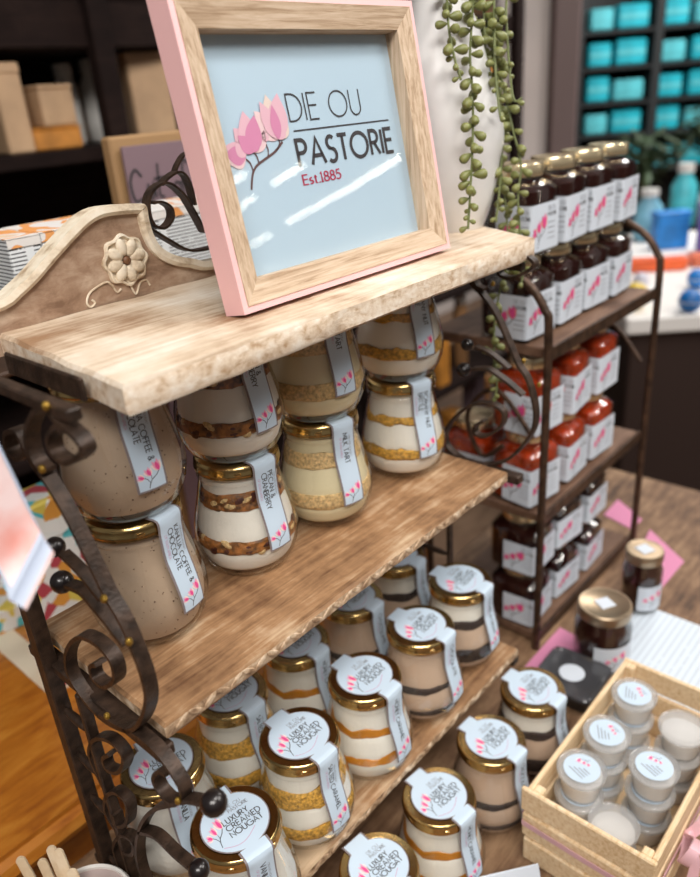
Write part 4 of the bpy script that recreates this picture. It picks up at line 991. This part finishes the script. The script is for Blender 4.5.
# ================================================================== LEFT SIDE: TIN WITH STICKS, BROCHURE
zt2 = .905; q = Pz(96, 893, zt2)
TIN = thing('metal_tin', 'round metal tin holding wooden sticks at lower left corner', 'tin', (q.x-.012, q.y-.004, ZTAB+.0005)); TC = TIN.location.copy(); th_ = zt2-ZTAB
TINM = mat('brushed tin', (.42, .36, .34), .38, .9); TINR = mat('white enamel rim', (.80, .78, .74), .4, .3)
b = MB(); rr_ = .034
b.lathe([(rr_*.98, 0), (rr_, .002), (rr_, th_-.004), (rr_*.97, th_-.004)], TINM, 48); b.lathe([(rr_*.965, th_-.003), (rr_*.955, .004), (.0005, .004)], mat('mauve enamel inside', (.42, .33, .31), .4), 48); obj('body', b, TIN)
b = MB(); b.lathe([(rr_*.96, th_-.005), (rr_*.96, th_-.001), (rr_*1.0, th_+.0008), (rr_*1.045, th_-.0012), (rr_*1.03, th_-.004), (rr_*1.0, th_-.005)], TINR, 48); obj('rim', b, TIN)
STK = thing
for (u, v, du, lab) in ((19, 857, 20, 'leftmost wooden stick in the tin'), (41, 859, 8, 'short wooden stick second from the left in the tin'), (50, 846, 12, 'tall wooden stick in the tin, rear of the pair'), (57, 849, 10, 'tall wooden stick in the tin, front of the pair'), (71, 869, 22, 'wooden stick leaning right over the tin rim')):
    # the tip direction from the tin bottom
    k_ = [19, 41, 50, 57, 71].index(u)
    foot = TC+Vector((_rt.x, _rt.y, 0)).normalized()*(-.016+.008*k_)+Vector((_fw.x, _fw.y, 0)).normalized()*(.010-.005*k_)+Vector((0, 0, .0065))
    tip = CAM+ray(u, v)*((TC-CAM).dot(_fw)-.030-.006*k_); ax = tip-foot; ln = min(.19, ax.length); ax.normalize()
    b = MB(); wv = .0037; pts = []
    for k in range(13): a = PI*k/12; pts.append((wv*math.cos(a), ln-wv+wv*math.sin(a)))
    for k in range(13): a = PI+PI*k/12; pts.append((wv*math.cos(a), wv+wv*math.sin(a)))
    b.prism(pts, lambda a, c, h: Vector((a, h, c)), -.0009, .0009, W_STICK)
    o_ = obj('wooden_stick', b, loc=foot); o_.rotation_mode = 'QUATERNION'
    zq = ax; yq = (-_fw-zq*(-_fw).dot(zq)).normalized(); xq = yq.cross(zq)
    o_.rotation_quaternion = Matrix((xq, yq, zq)).transposed().to_quaternion(); tag(o_, lab, 'stick', 'wooden sticks in the tin')
# brochure on a small wire easel
C2 = Pd(45, 548, .335); C1 = Pd(-6, 440, .365); C3 = Pd(16, 606, .325)
eu = (C1-C2); ew = (C3-C2); wl = .10; ew_n = ew.normalized(); nrm = eu.cross(ew).normalized()
if nrm.dot(CAM-C2) < 0: nrm = -nrm
BRO = thing('brochure', 'glossy pink floral brochure with curled pages at the left picture edge', 'brochure', C2)
COVER = mat('brochure cover', (.58, .44, .43), .3, var=.5, vscale=26, col2=(.52, .16, .12))
PAGE = mat('brochure page', (.50, .56, .68), .5)
side = ew_n; leftv = (Vector((-_rt.x, -_rt.y, -_rt.z))*.8-_up*.45).normalized(); leftv = (leftv-nrm*leftv.dot(nrm)).normalized()
upv = eu.normalized()
for pg in range(5):
    b = MB(); n = 12; vs = []; off = -.0011*pg; Lx = ew.length*(1+.03*pg); Hh = eu.length*1.7
    for i in range(n+1):
        for j in range(n+1):
            tj = j/n; cur = max(0, 1-tj*4)**2*(.010-.003*pg)       # lower edge curls to the viewer
            p_ = side*(Lx*i/n)+upv*(Hh*tj+.0016*pg)+nrm*(off-cur*.8)
            vs.append(p_)
    F = [(i*(n+1)+j, i*(n+1)+j+1, (i+1)*(n+1)+j+1, (i+1)*(n+1)+j) for i in range(n) for j in range(n)]; nb = len(vs)
    b.add(vs+[q_-nrm*.0005 for q_ in vs], F+[tuple(nb+k for k in reversed(f)) for f in F], COVER if pg == 0 else PAGE)
    obj('cover' if pg == 0 else 'page', b, BRO)
EA = thing('wire_easel', 'thin dark wire easel propping up the brochure at the left edge', 'easel', (C2.x, C2.y, ZTAB))
for sgn in (.004, .024):
    b = MB(); p0 = C2+side*sgn+upv*.135-nrm*.009; b.tube([p0+upv*.03, p0, p0-Vector((.05, .0, .10)), Vector((p0.x-.13, p0.y, ZTAB))], .0012, IRON, 8); o_ = obj('leg', b, EA); o_.location = -EA.location
b = MB(); p0 = C2-nrm*.009+upv*.135; b.tube([p0, p0+side*.028], .0012, IRON, 8); o_ = obj('crossbar', b, EA); o_.location = -EA.location

# ================================================================== BEHIND THE RACK
CART = printed('carton print', (.72, .74, .75), (.04, .04, .045), rows=300, ax=0, up=2, dens=.62, cols=16)
CARTO = patchwork('carton watercolour', [(.72, .70, .68), (.74, .70, .66), (.72, .68, .64), (.74, .32, .10), (.73, .70, .68), (.72, .52, .36)], 34)
nt = CARTO.node_tree; v_ = [n for n in nt.nodes if n.type == 'TEX_VORONOI'][0]; v_.feature = 'SMOOTH_F1'
def carton(px0, px1, vt, y, depth, z0, label, mt, mtop, name='carton'):
    a = Py(px0[0], px0[1], y); c = Py(px1[0], px1[1], y); z1 = (a.z+c.z)/2
    t = thing(name, label, 'carton', ((a.x+c.x)/2, y+depth/2, z0), 0, None)
    b_ = MB(); b_.bbox((0, 0, (z1-z0)/2), (c.x-a.x, depth, z1-z0), mt, .0012); obj('body', b_, t)
    b_ = MB(); b_.bbox((0, 0, z1-z0+.0004), (c.x-a.x+.001, depth+.001, .001), mtop, .0003); lid_ = obj('top_flap', b_, t)
    b_ = MB(); b_.box((0, -depth/2-.0006, z1-z0-.004), (c.x-a.x, .0006, .007), CARTO); obj('orange_band', b_, t)
    return t
carton((6, 243), (38, 232), 0, .31, .07, 1.2325, 'narrow printed carton at the far left behind the headboard', CART, CARTO)
carton((39, 232), (330, 180), 0, .31, .07, 1.2325, 'long white printed carton with orange top behind the headboard', CART, CARTO)
b = MB(); ra = Py(-330, 300, .30); rb_ = Py(330, 300, .30)
RI = thing('wooden_riser', 'dark brown wooden stand carrying the printed cartons behind the rack', 'stand', ((ra.x+rb_.x)/2, .345, ZO+.0004))
ZR = 1.225
for sx in (-1, 1):
    for sy in (-1, 1):
        b = MB(); b.bbox((sx*((rb_.x-ra.x)/2-.008), sy*.036, (ZR-ZO)/2), (.010, .010, ZR-ZO), mat('brown riser wood', (.055, .024, .010), .6, var=.4, vscale=12), .001); obj('leg', b, RI)
b = MB(); b.bbox((0, 0, ZR-ZO+.0035), (rb_.x-ra.x+.01, .092, .006), mat('brown riser wood', (.055, .024, .010)), .002); obj('top', b, RI)
# purple sign card with brush lettering
a = Py(121, 142, .52); c = Py(215, 142, .52)
SG = thing('sign_card', 'dusky mauve card with dark brush script standing behind the carton', 'card', ((a.x+c.x)/2, .52, ZO+.0005))
zt3 = (a.z+c.z)/2-ZO
b = MB(); b.bbox((0, .003, zt3/2), (c.x-a.x, .005, zt3), mat('mauve card', (.20, .13, .15), .6), .0006); obj('card', b, SG)
b = MB(); b.bbox((.0, .020, zt3/2+.006), (c.x-a.x+.02, .020, zt3+.012), mat('tan wood block', (.34, .20, .09), .6), .003); obj('backing_block', b, SG)
b = MB(); w_ = c.x-a.x; fs_ = lambda x, z: Vector((x, -.0002, z)); zb0 = zt3-.068
for pts in ([(-.36, .7), (-.42, .9), (-.48, .6), (-.46, .1), (-.38, .15)], [(-.30, .5), (-.34, .2), (-.28, .1), (-.25, .5), (-.24, .1)], [(-.18, 1.), (-.20, .2), (-.15, .1)], [(-.24, .6), (-.13, .62)], [(.0, .45), (-.05, .25), (.0, .1), (.04, .3), (.0, .45)], [(.14, .9), (.09, 1.), (.07, .2), (.05, -.3)], [(.03, .4), (.13, .45)]):
    ribbon(b, [(q_.x, q_.z) for q_ in smoothpts([(x*w_, 0, zb0+z*.045) for x, z in pts], 4)], .0035, INK, fs_)
for pts in ([(.20, -.4), (.24, -.1), (.28, -.4), (.30, -.1), (.33, -.4)], [(.36, -.15), (.33, -.3), (.37, -.35), (.38, -.1), (.37, -.8), (.33, -.7)], [(.40, -.3), (.45, -.2), (.42, -.1), (.41, -.4), (.47, -.35)]):
    ribbon(b, [(q_.x, q_.z) for q_ in smoothpts([(x*w_, 0, zb0+z*.045) for x, z in pts], 4)], .003, INK, fs_)
obj('lettering', b, SG)
# patterned gift boxes on the sideboard seen between the iron bars
PATT = patchwork('turquoise floral paper', [(.78, .76, .72), (.75, .75, .72), (.10, .48, .52), (.80, .78, .74), (.68, .30, .05), (.70, .55, .10), (.45, .06, .08)], 55)
for (u, v, wx, dy, h_, rz, mt, lb) in ((36, 520, .075, .05, .24, 0, PATT, 'turquoise and white floral gift box behind the iron post'), (8, 600, .18, .12, .035, -12, PATT, 'flat floral patterned gift box lying on the orange sideboard'), (58, 560, .045, .05, .12, 0, mat('orange paper', (.72, .25, .02), .5), 'orange gift box standing beside the floral box')):
    p_ = Py(u, v, {36: .45, 8: .64, 58: .54}[u]); t = thing('gift_box', lb, 'box', (p_.x, p_.y, ZO+.0006), R(rz))
    b_ = MB(); b_.bbox((0, 0, h_*.42), (wx, dy, h_*.84), mt, .002); obj('body', b_, t)
    b_ = MB(); b_.bbox((0, 0, h_*.90), (wx+.003, dy+.003, h_*.2), mt, .002); obj('lid', b_, t)
b = MB(); n = 14; a = Pz(-15, 622, ZO); c = Pz(64, 690, ZO)
dv = (c-a).normalized(); pv = Vector((-dv.y, dv.x, 0)); mid = (a+c)/2
vs = [Vector(((a+(c-a)*(i/n)+pv*s_*.016-mid).x, (a+(c-a)*(i/n)+pv*s_*.016-mid).y, .0012+.0002*math.sin(i))) for i in range(n+1) for s_ in (-1, 1)]
b.add(vs+[v_-Vector((0, 0, .0008)) for v_ in vs], [(2*i, 2*i+1, 2*i+3, 2*i+2) for i in range(n)]+[tuple(2*(n+1)+k for k in (2*i, 2*i+2, 2*i+3, 2*i+1)) for i in range(n)], mat('cream ribbon', (.78, .68, .52), .6))
tag(obj('cream_runner', b, loc=(mid.x, mid.y, ZO)), 'narrow cream paper strip lying across the orange sideboard', 'paper strip')
# dark shelving unit behind everything on the left
SU_Y = 1.25
UN = thing('shelving_unit', 'large dark brown wooden shelving unit in the left background', 'shelving', (.8, SU_Y, 0))
def un(name, mb): o_ = obj(name, mb, None); o_.parent = UN; o_.location = -UN.location; return o_
UX0, UX1 = -.35, Py(514, 40, SU_Y).x
beam_z = Py(60, 25, SU_Y).z
zmidl = Py(60, 158, SU_Y).z
LEVELS = [.35, .72, 1.0, zmidl, beam_z]
for z in LEVELS:
    b = MB(); b.bbox(((UX0+UX1)/2, SU_Y+.19, z), (UX1-UX0, .40, .03 if z != beam_z else .085), W_DARK, .003); un('shelf', b)
b = MB(); b.bbox(((UX0+UX1)/2, SU_Y+.41, 1.0), (UX1-UX0, .02, 2.0), W_DARK, .002); un('back_board', b)
px_post = Py(113, 130, SU_Y).x
for x in (UX0, px_post, px_post+.78, UX1):
    b = MB(); b.bbox((x, SU_Y-.012, .98), (.05, .035, 1.96), W_DARK, .003); un('post', b)
b = MB(); b.bbox(((UX0+UX1)/2, SU_Y+.19, 1.95), (UX1-UX0, .42, .03), W_DARK, .003); un('top_board', b)
# goods on that unit: wooden boxes, jars, baskets (soft in the background)
def good(kind, x, z, y, wx, h_, mt, label, dy=.10, mt2=None):
    t = thing(kind, label, kind.split('_')[-1], (x, y, z), random.uniform(-.25, .25), 'goods on the dark shelving unit')
    b_ = MB()
    if kind == 'storage_box': b_.bbox((0, 0, h_*.45), (wx, dy, h_*.9), mt, .004); obj('body', b_, t); b_ = MB(); b_.bbox((0, 0, h_*.94), (wx*1.03, dy*1.03, h_*.12), mt2 or mt, .003); obj('lid', b_, t)
    elif kind == 'glass_jar': b_.lathe([(wx*.45, 0), (wx*.5, .006), (wx*.5, h_*.7), (wx*.38, h_*.82), (wx*.38, h_*.86)], mt, 28); obj('body', b_, t); b_ = MB(); b_.lathe([(wx*.40, h_*.84), (wx*.42, h_*.85), (wx*.42, h_*.98), (wx*.39, h_), (.0005, h_)], mt2 or GOLDP, 28); obj('lid', b_, t)
    elif kind == 'wooden_board': b_.bbox((0, 0, h_/2), (wx, .018, h_), mt, .006, M=None); obj('board', b_, t); b_ = MB(); b_.bbox((0, 0, h_+.02), (wx*.28, .016, .05), mt, .005); obj('handle', b_, t)
    return t
TAN = mat('tan carton', (.30, .15, .06), .6, var=.2, vscale=15); TAN2 = mat('pale tan', (.48, .31, .18), .6, var=.15, vscale=15); OCH = mat('ochre box', (.50, .20, .03), .55, var=.3, vscale=20)
WHT = mat('off white tin', (.62, .60, .57), .5); BRN = mat('brown box', (.10, .045, .02), .6); GRN = mat('grey green', (.16, .18, .15), .6); MAU = mat('mauve box', (.22, .15, .17), .6)
def at_unit(u, v, y=SU_Y+.09): return Py(u, v, y)
items = [('storage_box', 2, 100, .055, .13, TAN2, 'pale tan box at the far left of the dark shelves'), ('storage_box', 47, 128, .11, .05, OCH, 'low ochre box on the dark shelves'),
         ('storage_box', 42, 92, .08, .03, TAN2, 'flat tan box laid on the low ochre box'), ('wooden_board', 78, 112, .035, .12, TAN, 'narrow wooden board leaning on the dark shelves'), ('glass_jar', 65, 85, .05, .09, WHT, 'slim white lidded jar on the dark shelves'),
         ('glass_jar', 97, 80, .085, .09, WHT, 'wider white jar beside the dark shelf post'), ('storage_box', 140, 72, .10, .08, TAN2, 'tan carton right of the dark shelf post')]
TH = thing
zlev = zmidl+.0155
for i, (kind, u, v, wx, h_, mt, lb) in enumerate(items):
    y_ = SU_Y+(.06, .07, .07, .26, .22, .20, .10)[i]; p_ = Py(u, v, y_); zb1 = zlev
    hh_ = max(.03, p_.z+h_/2-zlev)
    if i == 1: hh_ = .045; z_low = zlev+.045*1.0+.0005
    if i == 2: zb1 = z_low; hh_ = max(.02, p_.z+.012-zb1)
    good(kind, p_.x, zb1, y_, wx, hh_, mt, lb, mt2={'glass_jar': WHT}.get(kind))
low = [(436, 340, 'storage_box', .07, .10, OCH, 'ochre box behind the brittle jars', .05), (460, 305, 'glass_jar', .06, .12, TAN, 'tan jar seen right of the brittle jars', .10), (474, 372, 'storage_box', .08, .10, MAU, 'mauve box seen through the iron scroll', .18),
       (452, 425, 'storage_box', .08, .13, OCH, 'orange box low behind the iron scroll', .06), (482, 450, 'storage_box', .06, .12, OCH, 'small orange box beside the iron scroll', .30),
       (182, 480, 'storage_box', .2, .2, BRN, 'brown box behind the gap between mocha and pecan jars', .10), (484, 70, 'glass_jar', .10, .12, OCH, 'orange jar behind the hanging succulent', .10), (487, 4, 'storage_box', .12, .12, TAN, 'tan box high behind the hanging succulent', .27)]
for i, (u, v, kind, wx, h_, mt, lb, dy_) in enumerate(low):
    y_ = SU_Y+dy_; p_ = Py(u, v, y_); base = max([0.0]+[z for z in LEVELS+[1.95] if z < p_.z-.02])
    base = {0.0: .0005}.get(base, base+(.0155 if base != beam_z else .043))
    good(kind, p_.x, base, y_, wx, max(h_, p_.z+h_/2-base), mt, lb, dy=.08, mt2=None if kind != 'glass_jar' else WHT)

# ================================================================== RIGHT BACKGROUND
# white market table with bright toys and packs
d0 = 2.1
a = Pd(622, 322, d0); c = Pd(760, 330, d0); zw = a.z
MK = thing('market_table', 'white topped table with bright goods in the right background', 'table', ((a.x+c.x)/2, (a.y+c.y)/2, 0))
yaw_t = math.atan2(c.y-a.y, c.x-a.x); MK.rotation_euler = (0, 0, yaw_t)
WTOP = mat('white table top', (.78, .75, .72), .5); DKC = mat('dark brown table cloth', (.028, .012, .008), .8)
b = MB(); b.bbox((.30, .62, zw-.02), (.95, 1.22, .05), WTOP, .006); obj('table_top', b, MK)
b = MB(); b.bbox((.30, .62, (zw-.05)/2), (.90, 1.16, zw-.05), DKC, .006); obj('skirt', b, MK)
zw2 = zw+.0055
TOY = [(652, 270, .22, .040, (.80, .13, .03), 'orange red', 'storage_box'), (712, 264, .16, .04, (.78, .20, .10), 'coral', 'storage_box'), (634, 308, .075, .075, (.80, .55, .03), 'yellow', 'ball'), (689, 312, .065, .065, (.01, .16, .50), 'dark blue', 'ball'),
       (696, 288, .06, .06, (.01, .20, .62), 'bright blue', 'ball'), (668, 248, .13, .14, (.02, .22, .62), 'royal blue', 'storage_box'), (712, 250, .11, .17, (.22, .11, .45), 'purple', 'storage_box'), (646, 240, .12, .20, (.20, .46, .60), 'sky blue', 'glass_jar'),
       (680, 226, .12, .26, (.06, .42, .48), 'teal', 'glass_jar'), (706, 226, .10, .2, (.55, .58, .62), 'silver', 'glass_jar'), (640, 288, .05, .05, (.60, .58, .66), 'lilac', 'ball')]
for i, (u, v, wx, h_, colr, nm, kind) in enumerate(TOY):
    p_ = Pz(u, v, zw2); nk = {'ball': 'ball', 'storage_box': 'box', 'glass_jar': 'bottle'}[kind]
    t = thing({'ball': 'toy_ball', 'storage_box': 'gift_pack', 'glass_jar': 'bottle'}[kind], '%s %s among the bright goods on the white table' % (nm, nk), nk, (p_.x, p_.y, zw2), yaw_t+random.uniform(-.1, .1), 'bright goods on the white table')
    mt = mat('bright '+nm, colr, .4, var=.25, vscale=18); h2 = h_; b_ = MB()
    if kind == 'ball': b_.ell((0, 0, wx/2), (wx/2,)*3, mt, seg=20, rings=14); obj('shell', b_, t); b_ = MB(); b_.lathe([(wx*.5, wx*.48), (wx*.503, wx*.49), (wx*.503, wx*.51), (wx*.5, wx*.52)], WHT, 28); obj('seam', b_, t)
    elif kind == 'storage_box': b_.bbox((0, 0, h2*.45), (wx, .06, h2*.9), mt, .006); obj('body', b_, t); b_ = MB(); b_.bbox((0, 0, h2*.93), (wx*1.04, .064, h2*.14), mt, .004); obj('lid', b_, t)
    else: b_.lathe([(wx*.4, 0), (wx*.45, .008), (wx*.45, h2*.65), (wx*.25, h2*.82), (wx*.25, h2*.88)], mt, 24); obj('body', b_, t); b_ = MB(); b_.lathe([(wx*.28, h2*.86), (wx*.28, h2), (.0005, h2)], WHT, 24); obj('cap', b_, t)
# tall far shelves stacked with turquoise packs
d1 = 4.3
A = Pd(579, 60, d1); Bq = Pd(760, 60, d1); dv = Bq-A; dv.z = 0; Lr = dv.length; angr = math.atan2(dv.y, dv.x)
FR = thing('store_shelves', 'tall dark store shelves in the far right background', 'shelving', (A.x, A.y, 0), angr)
DKM = mat('dark shelf metal', (.012, .014, .015), .6)
b = MB(); b.bbox((Lr/2, .42, 1.3), (Lr+.1, .03, 2.6), DKM, .004); obj('back_panel', b, FR)
for x in (0, Lr*.43, Lr+.02):
    b = MB(); b.bbox((x, .2, 1.3), (.05, .42, 2.6), DKM, .004); obj('upright', b, FR)
rows_v = [19, 55, 91, 125, 165]
CY = mat('turquoise pack', (.015, .42, .52), .4, var=.3, vscale=6); CY2 = mat('pale turquoise pack', (.10, .50, .56), .4, var=.3, vscale=6)
zr_ = []
for v in rows_v:
    z = Pd(640, v+9, d1).z; zr_.append(z)
    b = MB(); b.bbox((Lr/2, .2, z-.012), (Lr, .40, .02), DKM, .003); obj('shelf', b, FR)
RN = ['top', 'second', 'third', 'fourth', 'lowest']
for ri, z in enumerate(zr_):
    for k, (x0, x1) in enumerate(((.06, .19), (.21, .385), (.46, .60), (.63, .85))):
        cx = (x0+x1)/2*Lr; wv = (x1-x0)*Lr*.96; h_ = .112+.012*((ri+k) % 3)
        p_ = A+Vector((math.cos(angr), math.sin(angr), 0))*cx+Vector((-math.sin(angr), math.cos(angr), 0))*.14
        t = thing('turquoise_pack', 'turquoise pack on the %s far shelf, %s from the mauve post' % (RN[ri], ORD[k]), 'pack', (p_.x, p_.y, z), angr, 'turquoise packs on the far shelves')
        b_ = MB(); b_.bbox((0, 0, h_/2), (wv, .22, h_), CY if (ri+k) % 3 else CY2, .012); obj('wrap', b_, t)
        b_ = MB(); b_.bbox((0, -.112, h_*.5), (wv*.9, .004, h_*.22), CY2, .001); obj('band', b_, t)
# leafy green plants in front of those shelves
def bush(u, v, dist, rad, label, seed):
    p_ = Pd(u, v, dist); rnd = random.Random(seed); t = thing('leafy_plant', label, 'plant', (p_.x, p_.y, 0), 0, 'green plants in the far background')
    b_ = MB(); b_.lathe([(.09, 0), (.12, .01), (.15, .35), (.16, .36), (.14, .36), (.13, .33), (.0005, .33)], mat('dark pot', (.03, .025, .022), .6), 24); obj('pot', b_, t)
    b_ = MB(); b_.tube([(0, 0, .3), (.01, 0, p_.z*.6), (0, .01, p_.z)], .015, STEMM, 8); obj('stem', b_, t)
    b_ = MB(); g_ = mat('dark green foliage', (.030, .055, .022), .6, var=.4, vscale=8)
    for k in range(110):
        a = rnd.uniform(0, 2*PI); e = rnd.uniform(-1, 1); r_ = rad*rnd.random()**.5
        c_ = Vector((r_*math.cos(a)*math.sqrt(1-e*e), r_*math.sin(a)*math.sqrt(1-e*e), p_.z+r_*e*.8))
        b_.ell(c_, (.05, .018, .006), g_, M=Matrix.Rotation(a, 3, 'Z') @ Matrix.Rotation(rnd.uniform(-.8, .8), 3, 'Y'), seg=6, rings=4)
    stuff(obj('foliage', b_, t))
bush(648, 158, 3.55, .15, 'dark green leafy plant left of the far shelf upright', 1)
bush(712, 130, 3.95, .17, 'dark green leafy plant at the right picture edge', 2)
# ceiling tube lamps far across the shop, seen mirrored in the picture glass
TUBE = emit('fluorescent tube', (1, .93, .78), 26)
ftop = Vector((0, -math.cos(LEAN), math.sin(LEAN)))
def mirror_to(u, v, z):
    d_ = ray(u, v); P0 = Q+fn_*.0075; t_ = (P0-CAM).dot(fn_)/d_.dot(fn_); X_ = CAM+d_*t_; r_ = d_-2*d_.dot(fn_)*fn_
    return X_+r_*((z-X_.z)/r_.z)
ZL = 3.0
for i, (p0, p1, lb) in enumerate((((253, 505), (470, 385), 'long'), ((475, 380), (615, 295), 'second long'), ((215, 390), (300, 335), 'middle'), ((95, 385), (130, 360), 'short'), ((115, 460), (158, 432), 'lower short'), ((143, 575), (200, 540), 'farthest'))):
    q0 = mirror_to(200+p0[0]/2.917, 50+p0[1]/2.917, ZL); q1 = mirror_to(200+p1[0]/2.917, 50+p1[1]/2.917, ZL)
    t = thing('tube_lamp', '%s fluorescent tube lamp of the shop, mirrored in the picture glass' % lb, 'lamp', (q0+q1)/2, 0, 'fluorescent tube lamps of the shop')
    b_ = MB(); b_.tube([q0-t.location, q1-t.location], .022, TUBE, 10); obj('tube', b_, t)
    b_ = MB(); b_.strip([q0-t.location+Vector((0, 0, .10)), q1-t.location+Vector((0, 0, .10))], (1, .4, 0), .2, .05, WHT); obj('housing', b_, t)
